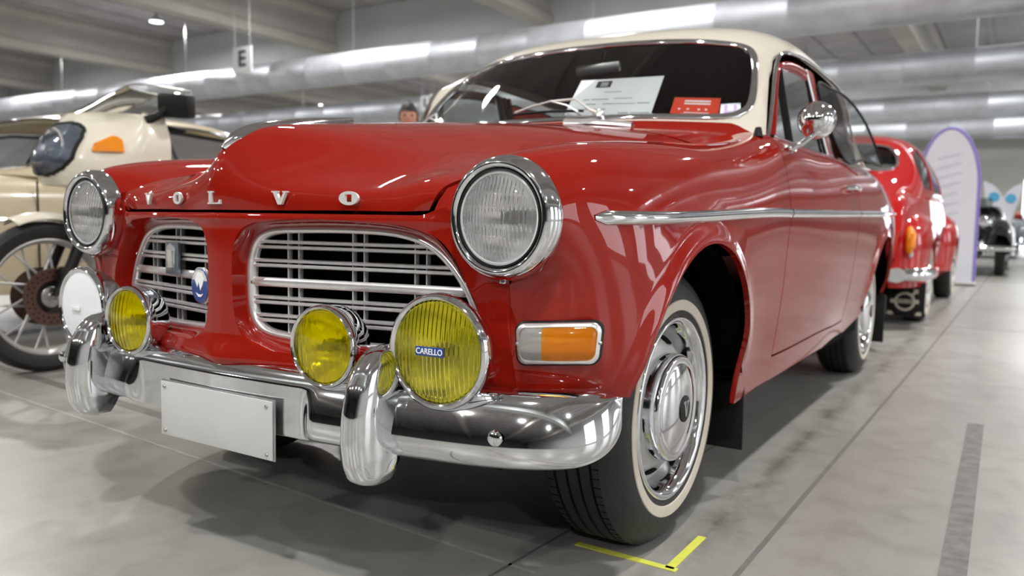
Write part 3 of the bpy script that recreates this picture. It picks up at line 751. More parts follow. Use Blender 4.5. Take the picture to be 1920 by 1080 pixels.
# ---- greenhouse: one surface for pillars, roof and (cut out of it) the screens
GH = [
 [(0, .425, .995), (.16, .435, .994), (.32, .470, .991), (.47, .550, .987), (.620, .665, .980), (.680, .700, .968), (.708, .735, .955)],
 [(0, .46, 1.022), (.16, .47, 1.021), (.32, .505, 1.018), (.47, .585, 1.014), (.620, .700, 1.008), (.676, .728, .995), (.703, .755, .983)],
 [(0, .60, 1.12), (.155, .607, 1.12), (.31, .635, 1.12), (.46, .70, 1.117), (.612, .798, 1.107), (.660, .812, 1.097), (.683, .830, 1.087)],
 [(0, .765, 1.24), (.15, .77, 1.24), (.30, .79, 1.238), (.445, .84, 1.232), (.592, .905, 1.214), (.645, .893, 1.202), (.669, .887, 1.190)],
 [(0, .94, 1.362), (.145, .942, 1.361), (.29, .955, 1.357), (.43, .985, 1.345), (.566, 1.02, 1.316), (.630, .990, 1.286), (.661, .948, 1.260)],
 [(0, 1.03, 1.410), (.145, 1.03, 1.409), (.29, 1.04, 1.404), (.43, 1.065, 1.391), (.560, 1.09, 1.360), (.633, 1.065, 1.320), (.668, 1.04, 1.292)],
 [(0, 1.2, 1.450), (.145, 1.2, 1.449), (.29, 1.2, 1.444), (.43, 1.205, 1.431), (.557, 1.21, 1.400), (.637, 1.20, 1.356), (.674, 1.19, 1.316)],
 [(0, 1.5, 1.478), (.145, 1.5, 1.477), (.29, 1.5, 1.470), (.43, 1.5, 1.455), (.560, 1.5, 1.420), (.642, 1.5, 1.368), (.680, 1.5, 1.318)],
 [(0, 1.9, 1.467), (.145, 1.9, 1.465), (.29, 1.9, 1.457), (.43, 1.9, 1.440), (.555, 1.9, 1.402), (.637, 1.9, 1.348), (.678, 1.9, 1.298)],
 [(0, 2.25, 1.405), (.145, 2.25, 1.403), (.29, 2.25, 1.393), (.425, 2.24, 1.372), (.540, 2.23, 1.330), (.615, 2.22, 1.282), (.660, 2.2, 1.235)],
 [(0, 2.53, 1.272), (.145, 2.525, 1.27), (.29, 2.51, 1.262), (.42, 2.48, 1.245), (.53, 2.43, 1.215), (.605, 2.39, 1.172), (.660, 2.37, 1.125)],
 [(0, 2.80, 1.050), (.145, 2.79, 1.05), (.29, 2.77, 1.045), (.42, 2.73, 1.035), (.54, 2.69, 1.02), (.63, 2.66, 1.005), (.690, 2.64, .985)],
]
S_gh = Surf(sym(GH))
WS = curve([(0, 1.036), (.25, 1.037), (.45, 1.041), (.590, 1.048), (.640, 1.076), (.643, 1.135), (.626, 1.21), (.602, 1.272), (.562, 1.315), (.47, 1.338), (.30, 1.350), (.12, 1.356),
   (0, 1.357)], 60)
WS = np.concatenate([WS, (WS*[-1, 1])[-2:0:-1]])
P = S_gh.ev(S_gh.rng(0, 11, 320), S_gh.rngv(0, 12, 200))
front = P[..., 1] < 1.25
sd = np.where(front, poly_sdf(P[..., 0], P[..., 2], WS), 1.0)
RW = [(0, 1.08), (.40, 1.085), (.50, 1.105), (.54, 1.14), (.50, 1.24), (.44, 1.30), (.25, 1.325), (0, 1.33)]
RW = curve(RW, 40); RW = np.concatenate([RW, (RW*[-1, 1])[-2:0:-1]])
sd = np.where(P[..., 1] > 2.0, poly_sdf(P[..., 0], P[..., 2], RW), sd)
cut = P[..., 2]-(1.031-.035*sm((np.abs(P[..., 0])-.60)/.09)); cut = np.where(P[..., 1] > 1.5, 1.0, cut)
trimmed('roof_skin', P, np.minimum(sd, cut), M['cream'], CAR, flip=True, lip=.012)
trimmed('screen_base_panel', P, np.where(P[..., 1] > 1.5, -1, np.minimum(sd, -cut+.0005)), M['red'], CAR, flip=True)
_GP = S_gh.ev(S_gh.rng(.8, 5, 200), S_gh.rngv(0, 12, 200))
_GR = S_gh.ev(S_gh.rng(8, 11, 120), S_gh.rngv(0, 12, 160))
def on_gh(x, z, A):
    d = (A[..., 0]-x)**2+(A[..., 2]-z)**2; k = np.unravel_index(d.argmin(), d.shape)
    i, j = k; i0, i1 = max(i-1, 0), min(i+1, A.shape[0]-1); j0, j1 = max(j-1, 0), min(j+1, A.shape[1]-1)
    du = (A[i1, j]-A[i0, j]); dv = (A[i, j1]-A[i, j0]); nn = np.cross(du, dv); nn /= np.linalg.norm(nn)
    if nn[1]*(1 if A is _GP else -1) > 0: nn = -nn
    p = A[i, j]; y = p[1]-(nn[0]*(x-p[0])+nn[2]*(z-p[2]))/nn[1]
    return np.array([x, y, z]), nn
def screen(name, outline, A, glass, w, nm2):
    n = len(outline); v = []
    tan = np.roll(outline, -1, 0)-np.roll(outline, 1, 0); q = np.c_[-tan[:, 1], tan[:, 0]]; q /= np.linalg.norm(q, axis=1)[:, None]
    c = outline.mean(0); q *= -np.sign(((c-outline)*q).sum(1).mean())   # outward in the (x,z) view
    for i in range(n):
        p, nn = on_gh(outline[i, 0], outline[i, 1], A); out = np.array([q[i, 0], 0, q[i, 1]]); out -= nn*(out@nn); out /= np.linalg.norm(out)
        for (a, b) in ((.006, -.006), (.006, .001), (.002, .006), (-.006, .008), (-w+.002, .005), (-w, 0), (-w, -.008)): v.append(p+out*a+nn*b)
    MB().add(v, grid_faces(n, 7, True)).build(nm2, M['chrome'], CAR, auto=70)
screen('windscreen', WS, _GP, None, .019, 'windscreen_trim')
screen('rear_screen', RW, _GR, None, .016, 'rear_window_trim')
# the glass itself: the same surface inside the outline, set back 3 mm
for nm, ua, ub, A, out in (('windscreen', .8, 5, _GP, WS), ('rear_window', 8, 11, _GR, RW)):
    Pg = S_gh.ev(S_gh.rng(ua, ub, 90), S_gh.rngv(0, 12, 110)); Pg[..., 1] += .004 if nm == 'windscreen' else -.004
    s2 = -poly_sdf(Pg[..., 0], Pg[..., 2], out)
    trimmed(nm, Pg, s2, M['glass'], CAR, flip=True)

# ---- side windows
def wx(y, z): return .722-(z-.985)*.155-.010*max(0, (y-2.1))
BELT0, RAILZ = .985, 1.288
def sidepoly(pts, off, sg): return [(sg*(wx(y, z)+off), y, z) for (y, z) in pts]
for sg in (1, -1):
    # gutter / drip rail with bright edge
    rail = curve([(.762, .978), (.834, 1.083), (.890, 1.186), (.948, 1.255), (1.04, 1.290), (1.19, 1.314), (1.5, 1.316), (1.9, 1.296), (2.2, 1.233), (2.37, 1.123), (2.62, .995)], 90)
    gx = curve([(.703,), (.684,), (.670,), (.662,), (.674,), (.678,), (.684,), (.682,), (.664,), (.664,), (.694,)], 90)[:, 0]
    MB().tube([(sg*(gx[i]+.004), rail[i, 0], rail[i, 1]) for i in range(90)], .0065, 10).build('drip_rail', M['chrome'], CAR)
    # door window frame (painted)
    dfr = curve([(.778, .985), (.850, 1.092), (.910, 1.190), (.968, 1.240), (1.06, 1.268), (1.20, 1.285), (1.36, 1.288)], 40)
    pts = [(sg*(wx(p[0], p[1])-.004), p[0], p[1]-.006) for p in dfr]
    door = [o for o in CAR.children if o.name.startswith('door')][0 if sg > 0 else 1]
    m = MB(); v = []
    fw = np.interp(np.linspace(0, 1, 40), [0, .35, .6, 1], [.006, .010, .030, .036])
    for i, p in enumerate(pts):
        t = Vector(pts[min(i+1, 39)])-Vector(pts[max(i-1, 0)]); t.normalize(); dn = Vector((0, 0, -1))-t*(-t.z); dn = dn.normalized() if dn.length > .05 else Vector((0, 1, 0))
        if dn.z > 0: dn = -dn
        P0 = Vector(p)
        o = Vector((sg, 0, 0))
        for (a, b) in ((-.004, -.01), (-.004, .004), (.002, .008), (fw[i]*.8, .006), (fw[i], .001), (fw[i], -.012)): v.append(P0+dn*a+o*b)
    m.add(v, grid_faces(40, 6)).build('window_frame', M['red'], door, auto=60)
    bp_ = [(1.400, 1.290), (1.46, 1.20), (1.545, 1.09), (1.628, .985)]
    def post(pl, hw, off, mat, nm, par, th=.012):
        m = MB(); v = []
        for (y, z) in pl:
            for (a, b) in ((-hw, off-th), (-hw, off), (-hw*.7, off+.003), (hw*.7, off+.003), (hw, off), (hw, off-th)): v.append((sg*(wx(y, z)+b), y+a, z))
        f = grid_faces(len(pl), 6); m.add(v, f); return m.build(nm, mat, par, auto=50)
    post([(p[0]-.030, p[1]) for p in bp_], .014, -.003, M['alu'], 'window_channel', door)
    post([(p[0]-.052, p[1]) for p in bp_], .008, -.006, M['black'], 'window_seal', door)
    post(bp_, .016, .001, M['red'], 'window_post', door)
    post([(p[0]+.040, p[1]) for p in bp_], .020, -.001, M['red'], 'centre_pillar', CAR)
    # vent window divider and chrome belt strip
    post([(.965, 1.225), (.985, 1.10), (1.005, .99)], .007, .001, M['black'], 'vent_window_divider', door)
    MB().tube([(sg*(wx(y, .990)+.004), y, .990) for y in np.linspace(.745, 1.70, 24)], .0065, 10, flat=.8).build('belt_strip', M['chrome'], door)
    MB().tube([(sg*(wx(y, .995)+.004), y, .995+.012*(y-1.7)) for y in np.linspace(1.72, 2.55, 24)], .0065, 10, flat=.8).build('belt_strip', M['chrome'], CAR)
    # panes
    dp = [(.785, .988), (.85, 1.085), (.912, 1.18), (.96, 1.222), (1.06, 1.243), (1.20, 1.255), (1.345, 1.257), (1.42, 1.17), (1.50, 1.07), (1.565, .988)]
    m = MB(); v = sidepoly(dp, -.008, sg); m.add(v, [tuple(range(len(v)))]).build('side_window', M['side_glass'], door, smooth=False)
    # opening rear quarter pane, hinged at the pillar and swung out at its back edge
    qp = curve([(1.475, 1.245), (1.60, 1.262), (1.78, 1.262), (1.97, 1.235), (2.12, 1.185), (2.24, 1.115), (2.34, 1.035), (2.36, 1.012), (2.0, 1.008), (1.70, 1.004)], 70, closed=True)
    qo = (lambda y: .012+.085*(y-1.5)) if sg > 0 else (lambda y: 0.0)
    v = [(sg*(wx(y, z)+qo(y)), y, z) for y, z in qp]
    MB().add(v, [tuple(range(len(v)))]).build('quarter_window', M['side_glass'], CAR, smooth=False)
    MB().tube([v[i] for i in range(len(v))], .0055, 8, closed=True).build('quarter_window_seal', M['black'], CAR)
    # rear pillar corner piece between roof skin and belt
    c = [(sg*.664, 2.37, 1.123), (sg*.690, 2.60, 1.0), (sg*.70, 2.36, 1.0)]
    MB().add(c, [(0, 1, 2)]).build('pillar_corner', M['cream'], CAR, smooth=False)
# door handle and mirror (left side)
for sg in (1, -1):
    door = [o for o in CAR.children if o.name.startswith('door')][0 if sg > 0 else 1]
    hx = side_x(1.62, .875)
    dh = MB().tube([(sg*(hx-.01), 1.60, .874), (sg*(hx+.022), 1.605, .876), (sg*(hx+.028), 1.63, .876), (sg*(hx+.028), 1.70, .874), (sg*(hx+.020), 1.735, .872), (sg*(hx-.01), 1.74, .872)], [.010, .010, .009, .008, .009, .010], 12)
    dh.build('door_handle', M['chrome'], door)
mir = bpy.data.objects.new('door_mirror', None); COL.objects.link(mir); mir.parent = CAR
bx = side_x(.78, .93)
MB().box((bx-.004, .80, .955), (.020, .075, .016), bev=.006).build('mirror_foot', M['chrome'], mir)
MB().tube([(bx, .775, .957), (bx+.03, .772, .966), (bx+.062, .785, .995), (bx+.082, .80, 1.02)], [.009, .008, .007, .008], 12).build('mirror_stalk', M['chrome'], mir)
ROT = Euler((math.radians(6), 0, math.radians(8))).to_matrix()
MB().lathe([(0, -.062), (.018, -.058), (.034, -.046), (.046, -.026), (.052, -.004), (.054, .014), (.056, .020), (.054, .024)], (.832, .820, 1.040), 'y', 48, rot=ROT).build('mirror_shell', M['chrome'], mir, auto=60)
MB().lathe([(0, .0205), (.052, .0205)], (.832, .820, 1.040), 'y', 48, rot=ROT).build('mirror_face', M['refl'], mir)

# wiper washer jet on the cowl side (small black rubber cap)
MB().lathe([(0, .022), (.008, .020), (.011, .010), (.013, 0), (.017, -.006)], (.712, .640, .985), 'z', 20).build('washer_cap', M['black'], CAR)
# wipers
for (px, ang, L_) in ((.285, 168, .21), (-.30, 168, .21)):
    wp = bpy.data.objects.new('wiper', None); COL.objects.link(wp); wp.parent = CAR
    base, nn = on_gh(px, 1.035, _GP)
    b0 = Vector(base)+Vector((0, -.034, -.006))
    MB().lathe([(0, .034), (.008, .033), (.011, .026), (.012, .010), (.017, .004), (.018, -.012)], b0, 'z', 24).build('wiper_hub', M['chrome'], wp)
    def wpt(dx, dz, off): p, nn = on_gh(px+dx, 1.040+dz, _GP); return Vector(p)+Vector(nn)*off
    a0 = b0+Vector((0, -.004, .020)); a3 = wpt(-.20, .042, .028); a2 = wpt(-.11, .036, .036)
    MB().tube([a0, b0+Vector((-.03, -.002, .032)), a2, a3], [.0075, .0055, .0042, .0035], 8).build('wiper_arm', M['letter'], wp)
    MB().tube([wpt(-.315, .020, .016), wpt(-.26, .034, .022), a3, wpt(-.14, .032, .020), wpt(-.09, .012, .014)], .0032, 8).build('wiper_bridge', M['letter'], wp)
    MB().tube([wpt(x_, .020-.03*abs(x_+.20)+.004, .009) for x_ in np.linspace(-.325, -.08, 12)], .0042, 6).build('wiper_blade', M['black'], wp)
# bright air intake at the tail of the hood
for sg in (1, -1):
    v = []; 
    for i, t in enumerate(np.linspace(0, 1, 14)):
        x = .20+.19*t; p = S_hood.ev(S_hood.rng(9.0, 9.9, 8), S_hood.rngv(6, 12, 40)); d = np.abs(p[3, :, 0]-x); k = d.argmin(); q = p[3, k]
        w = .012+.012*(1-abs(2*t-1))
        for (a, h) in ((-1, .000), (-.9, .010), (0, .016), (.9, .010), (1, 0)): v.append((sg*x, q[1]+a*w, q[2]+h))
    MB().add(v, grid_faces(14, 5)).build('cowl_intake', M['alu'], CAR, auto=60)

# ---- interior
MB().box((0, 1.7, .36), (1.36, 2.9, .10)).build('cabin_floor', M['interior'], CAR, smooth=False)
MB().box((0, .70, .80), (1.30, .10, .34), bev=.03).build('dashboard', M['interior'], CAR)
MB().box((0, .68, .955), (1.10, .26, .03), bev=.01).build('dash_top', M['interior'], CAR)
MB().box((0, 2.55, .80), (1.24, .16, .40), bev=.05).build('rear_bulkhead', M['interior'], CAR)
hl_ = S_gh.ev(S_gh.rng(4.6, 9.6, 40), S_gh.rngv(1, 11, 30)); hl_[..., 2] -= .030
mesh('headliner', hl_.reshape(-1, 3), grid_faces(40, 30), M['interior'], CAR)
for sx in (-.34, .34):
    st = bpy.data.objects.new('front_seat', None); COL.objects.link(st); st.parent = CAR
    MB().box((sx, 1.42, .56), (.50, .50, .16), bev=.06).build('seat_cushion', M['trimred'], st)
    MB().box((sx, 1.72, .84), (.50, .13, .50), rot=Euler((-.2, 0, 0)).to_matrix(), bev=.05).build('seat_back', M['trimred'], st)
rs = bpy.data.objects.new('rear_seat', None); COL.objects.link(rs); rs.parent = CAR
MB().box((0, 2.22, .56), (1.18, .46, .18), bev=.06).build('seat_cushion', M['trimred'], rs)
MB().box((0, 2.46, .82), (1.18, .14, .46), rot=Euler((-.25, 0, 0)).to_matrix(), bev=.05).build('seat_back', M['trimred'], rs)
sw = bpy.data.objects.new('steering_wheel', None); COL.objects.link(sw); sw.parent = CAR
Rw = Euler((math.radians(-62), 0, 0)).to_matrix(); cw = Vector((.34, 1.06, .93))
MB().tube([cw+Rw@Vector((.195*math.cos(a), .195*math.sin(a), 0)) for a in np.linspace(0, 2*PI, 49)[:-1]], .010, 8, closed=True).build('wheel_rim', M['black'], sw)
MB().tube([cw+Rw@Vector((-.19, 0, 0)), cw+Rw@Vector((0, -.02, -.03)), cw+Rw@Vector((.19, 0, 0))], .008, 8).build('wheel_spoke', M['satin'], sw)
rm = bpy.data.objects.new('rear_view_mirror', None); COL.objects.link(rm); rm.parent = CAR
MB().tube([(.03, 1.02, 1.355), (.03, 1.0, 1.31), (.03, .975, 1.285)], .005, 8).build('mirror_stem', M['satin'], rm)
MB().box((.03, .970, 1.283), (.19, .018, .040), rot=Euler((.1, .0, -.12)).to_matrix(), bev=.009).build('mirror_body', M['satin'], rm)

# ---- trunk and tail (hidden from the camera, simple but complete)
TR = []
for i, (y, z, w) in enumerate(((2.62, 1.005, .655), (2.80, 1.01, .640), (3.1, .985, .600), (3.35, .95, .548), (3.50, .90, .50), (3.555, .78, .50), (3.56, .60, .52), (3.54, .44, .54))):
    TR.append([(x*w, y-(0 if i < 4 else -.012*(1-x*x)), z+.030*(1-x*x)*(1 if i < 5 else .1)) for x in (0, .25, .5, .75, 1)])
P = Surf(sym(TR)).ev(np.linspace(0, Surf(sym(TR)).u[-1], 60), np.linspace(0, Surf(sym(TR)).v[-1], 50))
trimmed('trunk_lid', P, np.ones(P.shape[:2]), M['red'], CAR, flip=True, lip=.01)
MB().tube([(-.76, 3.42, .45), (-.66, 3.62, .45), (-.3, 3.68, .45), (.3, 3.68, .45), (.66, 3.62, .45), (.76, 3.42, .45)], .055, 14, flat=.8).build('rear_bumper', M['chrome'], CAR)

# ---- underside
MB().box((0, 1.30, .30), (1.18, 3.6, .06)).build('floor_pan', M['dark'], CAR, smooth=False)
for sg in (1, -1):
    MB().box((sg*.705, 1.28, .285), (.085, 1.86, .05)).build('sill', M['dark'], CAR, smooth=False)
MB().box((0, -.05, .42), (.90, .9, .22)).build('engine_bay', M['dark'], CAR, smooth=False)
MB().box((0, 0.0, .27), (1.05, .10, .08), bev=.02).build('front_axle', M['dark'], CAR)
MB().box((0, 2.6, .31), (1.05, .10, .10), bev=.03).build('rear_axle', M['dark'], CAR)

# ---- wheels
def make_wheel(parent, sg, y, xo=.728, hubz=.312, mat_rim='rim', ww=True):
    w = bpy.data.objects.new('wheel', None); COL.objects.link(w); w.parent = parent
    w.location = (sg*xo, y, hubz)
    R = .312
    def X(h): return sg*h
    prof = [(.196, X(-.006)), (.205, X(-.001)), (.222, X(.004)), (.243, X(.006)), (.262, X(.004)), (.282, X(-.004)), (.297, X(-.016)), (.306, X(-.027)), (R-.002, X(-.034)), (R, X(-.037))]
    g = []
    for xg in (-.055, -.083, -.111, -.139): g += [(R+.001, X(xg+.0035)), (R-.006, X(xg+.0030)), (R-.006, X(xg-.0030)), (R+.001, X(xg-.0035))]
    prof += g+[(R, X(-.157)), (.304, X(-.168)), (.285, X(-.184)), (.25, X(-.194)), (.21, X(-.19)), (.19, X(-.18))]
    MB().lathe(prof, (0, 0, 0), 'x', 128).build('tyre', M['tire'], w, auto=28)
    # tread blocks' cross cuts on the two shoulder ribs
    sp = MB()
    for k in range(90):
        a = 2*PI*k/90
        for xg, ww_ in ((-.045, .016), (-.150, .014)):
            rot = Euler((a, 0, 0)).to_matrix(); sp.box(rot@Vector((X(xg), 0, R+.0004)), (ww_, .0016, .0015), rot=rot)
    o = sp.build('tread_sipes', M['dark'], w, smooth=False); o['kind'] = 'stuff'
    if ww: MB().lathe([(.2195, X(.0036)), (.2205, X(.0058)), (.230, X(.0072)), (.2425, X(.0078)), (.2440, X(.0058))], (0, 0, 0), 'x', 128).build('whitewall', M['white_rubber'], w, auto=50)
    # rim: bright trim ring, well, disc
    MB().lathe([(.2075, X(-.010)), (.2085, X(-.002)), (.206, X(.004)), (.200, X(.005)), (.193, X(.000)), (.187, X(-.006)), (.183, X(-.018)), (.180, X(-.034)), (.174, X(-.052))], (0, 0, 0), 'x', 96).build('trim_ring', M['chrome'], w, auto=60)
    MB().lathe([(.176, X(-.050)), (.169, X(-.060)), (.163, X(-.058)), (.156, X(-.046)), (.146, X(-.033)), (.134, X(-.027)), (.110, X(-.025)), (.02, X(-.026))], (0, 0, 0), 'x', 96).build('wheel_disc', M[mat_rim], w, auto=60)
    for k in range(6):
        a = math.radians(60*k+47); rot = Euler((a, 0, 0)).to_matrix()
        pts = [(.022*math.cos(t), .0100*math.sin(t)) for t in np.linspace(0, 2*PI, 15)[:-1]]
        m = MB().prism(pts, lambda u, v_, d: rot@Vector((X(-.0405-1.05*v_+d), u, .151+v_)), .005)
        m.build('slot_shade', M['dark'], w, smooth=False)  # raised black block paints in the dark of an open slot
    hc = MB().lathe([(.1225, X(-.028)), (.1215, X(-.012)), (.1205, X(.004)), (.1180, X(.010)), (.1130, X(.0130)), (.1080, X(.0115)), (.1045, X(.0105)), (.097, X(.0140)), (.080, X(.0185)), (.060, X(.0225)), (.040, X(.0250)), (0, X(.0262))], (0, 0, 0), 'x', 96).build('hubcap', M['chrome'], w, auto=60)
    b = MB().lathe([(.0305, X(.0245)), (.0300, X(.0272)), (.028, X(.0280)), (0, X(.0285))], (0, 0, 0), 'x', 48).build('hub_badge', M['black'], hc)
    def fn(u, v_, d): return (X(.0287+d), u, v_)
    V_ = [(-.016, .018), (-.016, .013), (-.011, .013), (-.002, -.018), (.005, -.018), (.013, .013), (.017, .013), (.017, .018), (.004, .018), (.004, .013), (.0075, .013), (.0025, -.008), (-.003, .013), (.0, .013), (.0, .018)]
    MB().prism(V_, fn, .0012).build('hub_letter', M['satin'], hc, smooth=False)
    return w
for sg in (1, -1):
    make_wheel(CAR, sg, 0.0); make_wheel(CAR, sg, 2.60)
    MB().box((sg*.66, .44, .215), (.20, .008, .20), bev=.002).build('mud_flap', M['black'], CAR)
    MB().box((sg*.66, 3.02, .235), (.20, .008, .26), bev=.002).build('mud_flap', M['black'], CAR)
# ================================================================== the hall
def floor_mat():
    m, nt, b = new_mat('polished_concrete'); N = nt.nodes; L = nt.links
    tc = N.new('ShaderNodeTexCoord')
    def noise(s, d=6, r=.6, vec=None, scale=None):
        n = N.new('ShaderNodeTexNoise'); n.inputs['Scale'].default_value = s; n.inputs['Detail'].default_value = d; n.inputs['Roughness'].default_value = r
        if scale:
            mp = N.new('ShaderNodeMapping'); mp.inputs['Scale'].default_value = scale; L.new(tc.outputs['Object'], mp.inputs[0]); L.new(mp.outputs[0], n.inputs[0])
        else: L.new(tc.outputs['Object'], n.inputs[0])
        return n
    n1 = noise(.7, 8, .62); n2 = noise(9, 8, .7); n3 = noise(2.2, 5, .6, scale=(1, .25, 1)); n4 = noise(40, 3, .7)
    cr = N.new('ShaderNodeValToRGB'); cr.color_ramp.elements[0].position = .3; cr.color_ramp.elements[0].color = (.27, .265, .25, 1)
    cr.color_ramp.elements[1].position = .7; cr.color_ramp.elements[1].color = (.36, .355, .335, 1)
    L.new(n1.outputs[0], cr.inputs[0])
    c2 = N.new('ShaderNodeValToRGB'); c2.color_ramp.elements[0].position = .28; c2.color_ramp.elements[0].color = (.80, .80, .79, 1)
    c2.color_ramp.elements[1].position = .52; c2.color_ramp.elements[1].color = (1, 1, 1, 1); L.new(n2.outputs[0], c2.inputs[0])
    c3 = N.new('ShaderNodeValToRGB'); c3.color_ramp.elements[0].position = .30; c3.color_ramp.elements[0].color = (.86, .85, .83, 1)
    c3.color_ramp.elements[1].position = .55; c3.color_ramp.elements[1].color = (1.03, 1.03, 1.02, 1); L.new(n3.outputs[0], c3.inputs[0])
    # sparse dark specks
    c4 = N.new('ShaderNodeValToRGB'); c4.color_ramp.elements[0].position = .26; c4.color_ramp.elements[0].color = (.4, .4, .4, 1)
    c4.color_ramp.elements[1].position = .29; c4.color_ramp.elements[1].color = (1, 1, 1, 1); L.new(n4.outputs[0], c4.inputs[0])
    def mul(a, b_):
        x = N.new('ShaderNodeMix'); x.data_type = 'RGBA'; x.blend_type = 'MULTIPLY'; x.inputs[0].default_value = 1; L.new(a, x.inputs[6]); L.new(b_, x.inputs[7]); return x.outputs[2]
    col = mul(mul(mul(cr.outputs[0], c2.outputs[0]), c3.outputs[0]), c4.outputs[0])
    # brown dirt streak worn along the parked row
    sx = N.new('ShaderNodeSeparateXYZ'); L.new(tc.outputs['Object'], sx.inputs[0])
    def math_(op, a, b_=None, c_=None):
        x = N.new('ShaderNodeMath'); x.operation = op
        for i, q in enumerate((a, b_, c_)):
            if q is None: continue
            if isinstance(q, (int, float)): x.inputs[i].default_value = q
            else: L.new(q, x.inputs[i])
        return x.outputs[0]
    fx, fy = (X0+X1)/2, (Y0+Y1)/2
    wv = noise(1.6, 6, .7, scale=(1, .5, 1))
    cx_ = math_('MULTIPLY_ADD', wv.outputs[0], .08, .742)                     # wavering centre line
    dx_ = math_('ABSOLUTE', math_('SUBTRACT', sx.outputs[0], cx_))
    band = math_('SUBTRACT', 1.0, math_('DIVIDE', dx_, .055)); band = math_('MAXIMUM', band, 0.0)
    brk = noise(6, 8, .75, scale=(1, .6, 1)); bk_ = N.new('ShaderNodeMapRange'); bk_.inputs[1].default_value = .40; bk_.inputs[2].default_value = .58; L.new(brk.outputs[0], bk_.inputs[0])
    amt = math_('MULTIPLY', math_('MULTIPLY', band, bk_.outputs[0]), .75)
    dm = N.new('ShaderNodeMix'); dm.data_type = 'RGBA'; L.new(amt, dm.inputs[0]); L.new(col, dm.inputs[6]); dm.inputs[7].default_value = (.10, .085, .07, 1); col = dm.outputs[2]
    L.new(col, b.inputs['Base Color'])
    rr = N.new('ShaderNodeMapRange'); rr.inputs[3].default_value = .20; rr.inputs[4].default_value = .48; L.new(n2.outputs[0], rr.inputs[0]); L.new(rr.outputs[0], b.inputs['Roughness'])
    b.inputs['IOR'].default_value = 1.5
    bp = N.new('ShaderNodeBump'); bp.inputs['Strength'].default_value = .02; bp.inputs['Distance'].default_value = .01; L.new(n2.outputs[0], bp.inputs['Height']); L.new(bp.outputs[0], b.inputs['Normal'])
    return m
X0, X1, Y0, Y1, HZ = -34.0, 16.0, -30.0, 34.0, 6.6
M['floor'] = floor_mat()
M['conc'] = simple('ceiling_concrete', (.46, .44, .41), .8, noise=.12, nscale=.8)
M['conc2'] = simple('girder_concrete', (.58, .61, .61), .8, noise=.10, nscale=.6)
M['deck'] = simple('roof_deck_concrete', (.44, .425, .425), .8, noise=.20, nscale=1.2)
M['duct'] = simple('galvanised_duct', (.66, .69, .74), .52, .9, noise=.12, nscale=3)
M['wallg'] = simple('hall_wall_panel', (.50, .50, .47), .7, noise=.08, nscale=.5)
M['wallw'] = simple('hall_wall_white', (.66, .66, .66), .7, noise=.05, nscale=.5)
M['walld'] = simple('hall_wall_dark', (.14, .14, .15), .7, noise=.2, nscale=.4)
M['joint'] = simple('joint_filler', (.16, .155, .145), .7, noise=.2)
M['joint_l'] = simple('pale_joint', (.42, .41, .38), .6, noise=.2)
M['worn'] = simple('worn_grey_tape', (.19, .19, .185), .6, noise=.35, nscale=25)
fl = MB().box(((X0+X1)/2, (Y0+Y1)/2, -.05), (X1-X0, Y1-Y0, .10)).build('floor', M['floor'], smooth=False); props(fl, kind='structure')
def strip(p, q, w, h, mat, name, label=None, parent=None):
    p = Vector((*p, 0)); q = Vector((*q, 0)); t = (q-p).normalized(); n = Vector((-t.y, t.x, 0))*w/2
    v = [p-n, q-n, q+n, p+n]; v = [(a.x, a.y, .0006) for a in v]+[(a.x, a.y, h) for a in v]
    return MB().add(v, [(0, 1, 2, 3), (7, 6, 5, 4), (0, 4, 5, 1), (1, 5, 6, 2), (2, 6, 7, 3), (3, 7, 4, 0)]).build(name, mat, parent, smooth=False)
# saw-cut joints of the slab (filled, flush) as parts of the floor
strip((-6, .23), (.56, -.32), .010, .0012, M['joint_l'], 'floor_joint', parent=fl)
strip((.45, -1.2), (.56, .9), .008, .0012, M['joint'], 'floor_joint', parent=fl)
strip((-8, .62), (-1.0, .02), .05, .0010, M['joint'], 'floor_joint', parent=fl)
strip((.905, -1.0), (.93, 3.0), .012, .0010, M['joint'], 'floor_joint', parent=fl)
strip((.93, 3.0), (.98, 30), .012, .0010, M['joint'], 'floor_joint', parent=fl)
strip((-8, 5.0), (12, 5.1), .012, .0010, M['joint'], 'floor_joint', parent=fl)
t1 = MB()
for a, b in (((.56, -.135), (.80, -.142)), ((.783, -.142), (.783, .066))):
    p = Vector((*a, 0)); q = Vector((*b, 0)); t = (q-p).normalized(); n = Vector((-t.y, t.x, 0))*.0095
    v = [p-n, q-n, q+n, p+n]; t1.add([(x.x, x.y, .0004) for x in v]+[(x.x, x.y, .002) for x in v], [(0, 1, 2, 3), (7, 6, 5, 4), (0, 4, 5, 1), (1, 5, 6, 2), (2, 6, 7, 3), (3, 7, 4, 0)])
props(t1.build('floor_tape', M['yellow_tape'], smooth=False), 'yellow tape corner stuck on the floor by the front tyre', 'tape')
wt = strip((1.290, .05), (1.262, 1.71), .052, .0022, M['worn'], 'floor_tape'); props(wt, 'worn grey tape strip on the open floor at the right', 'tape')

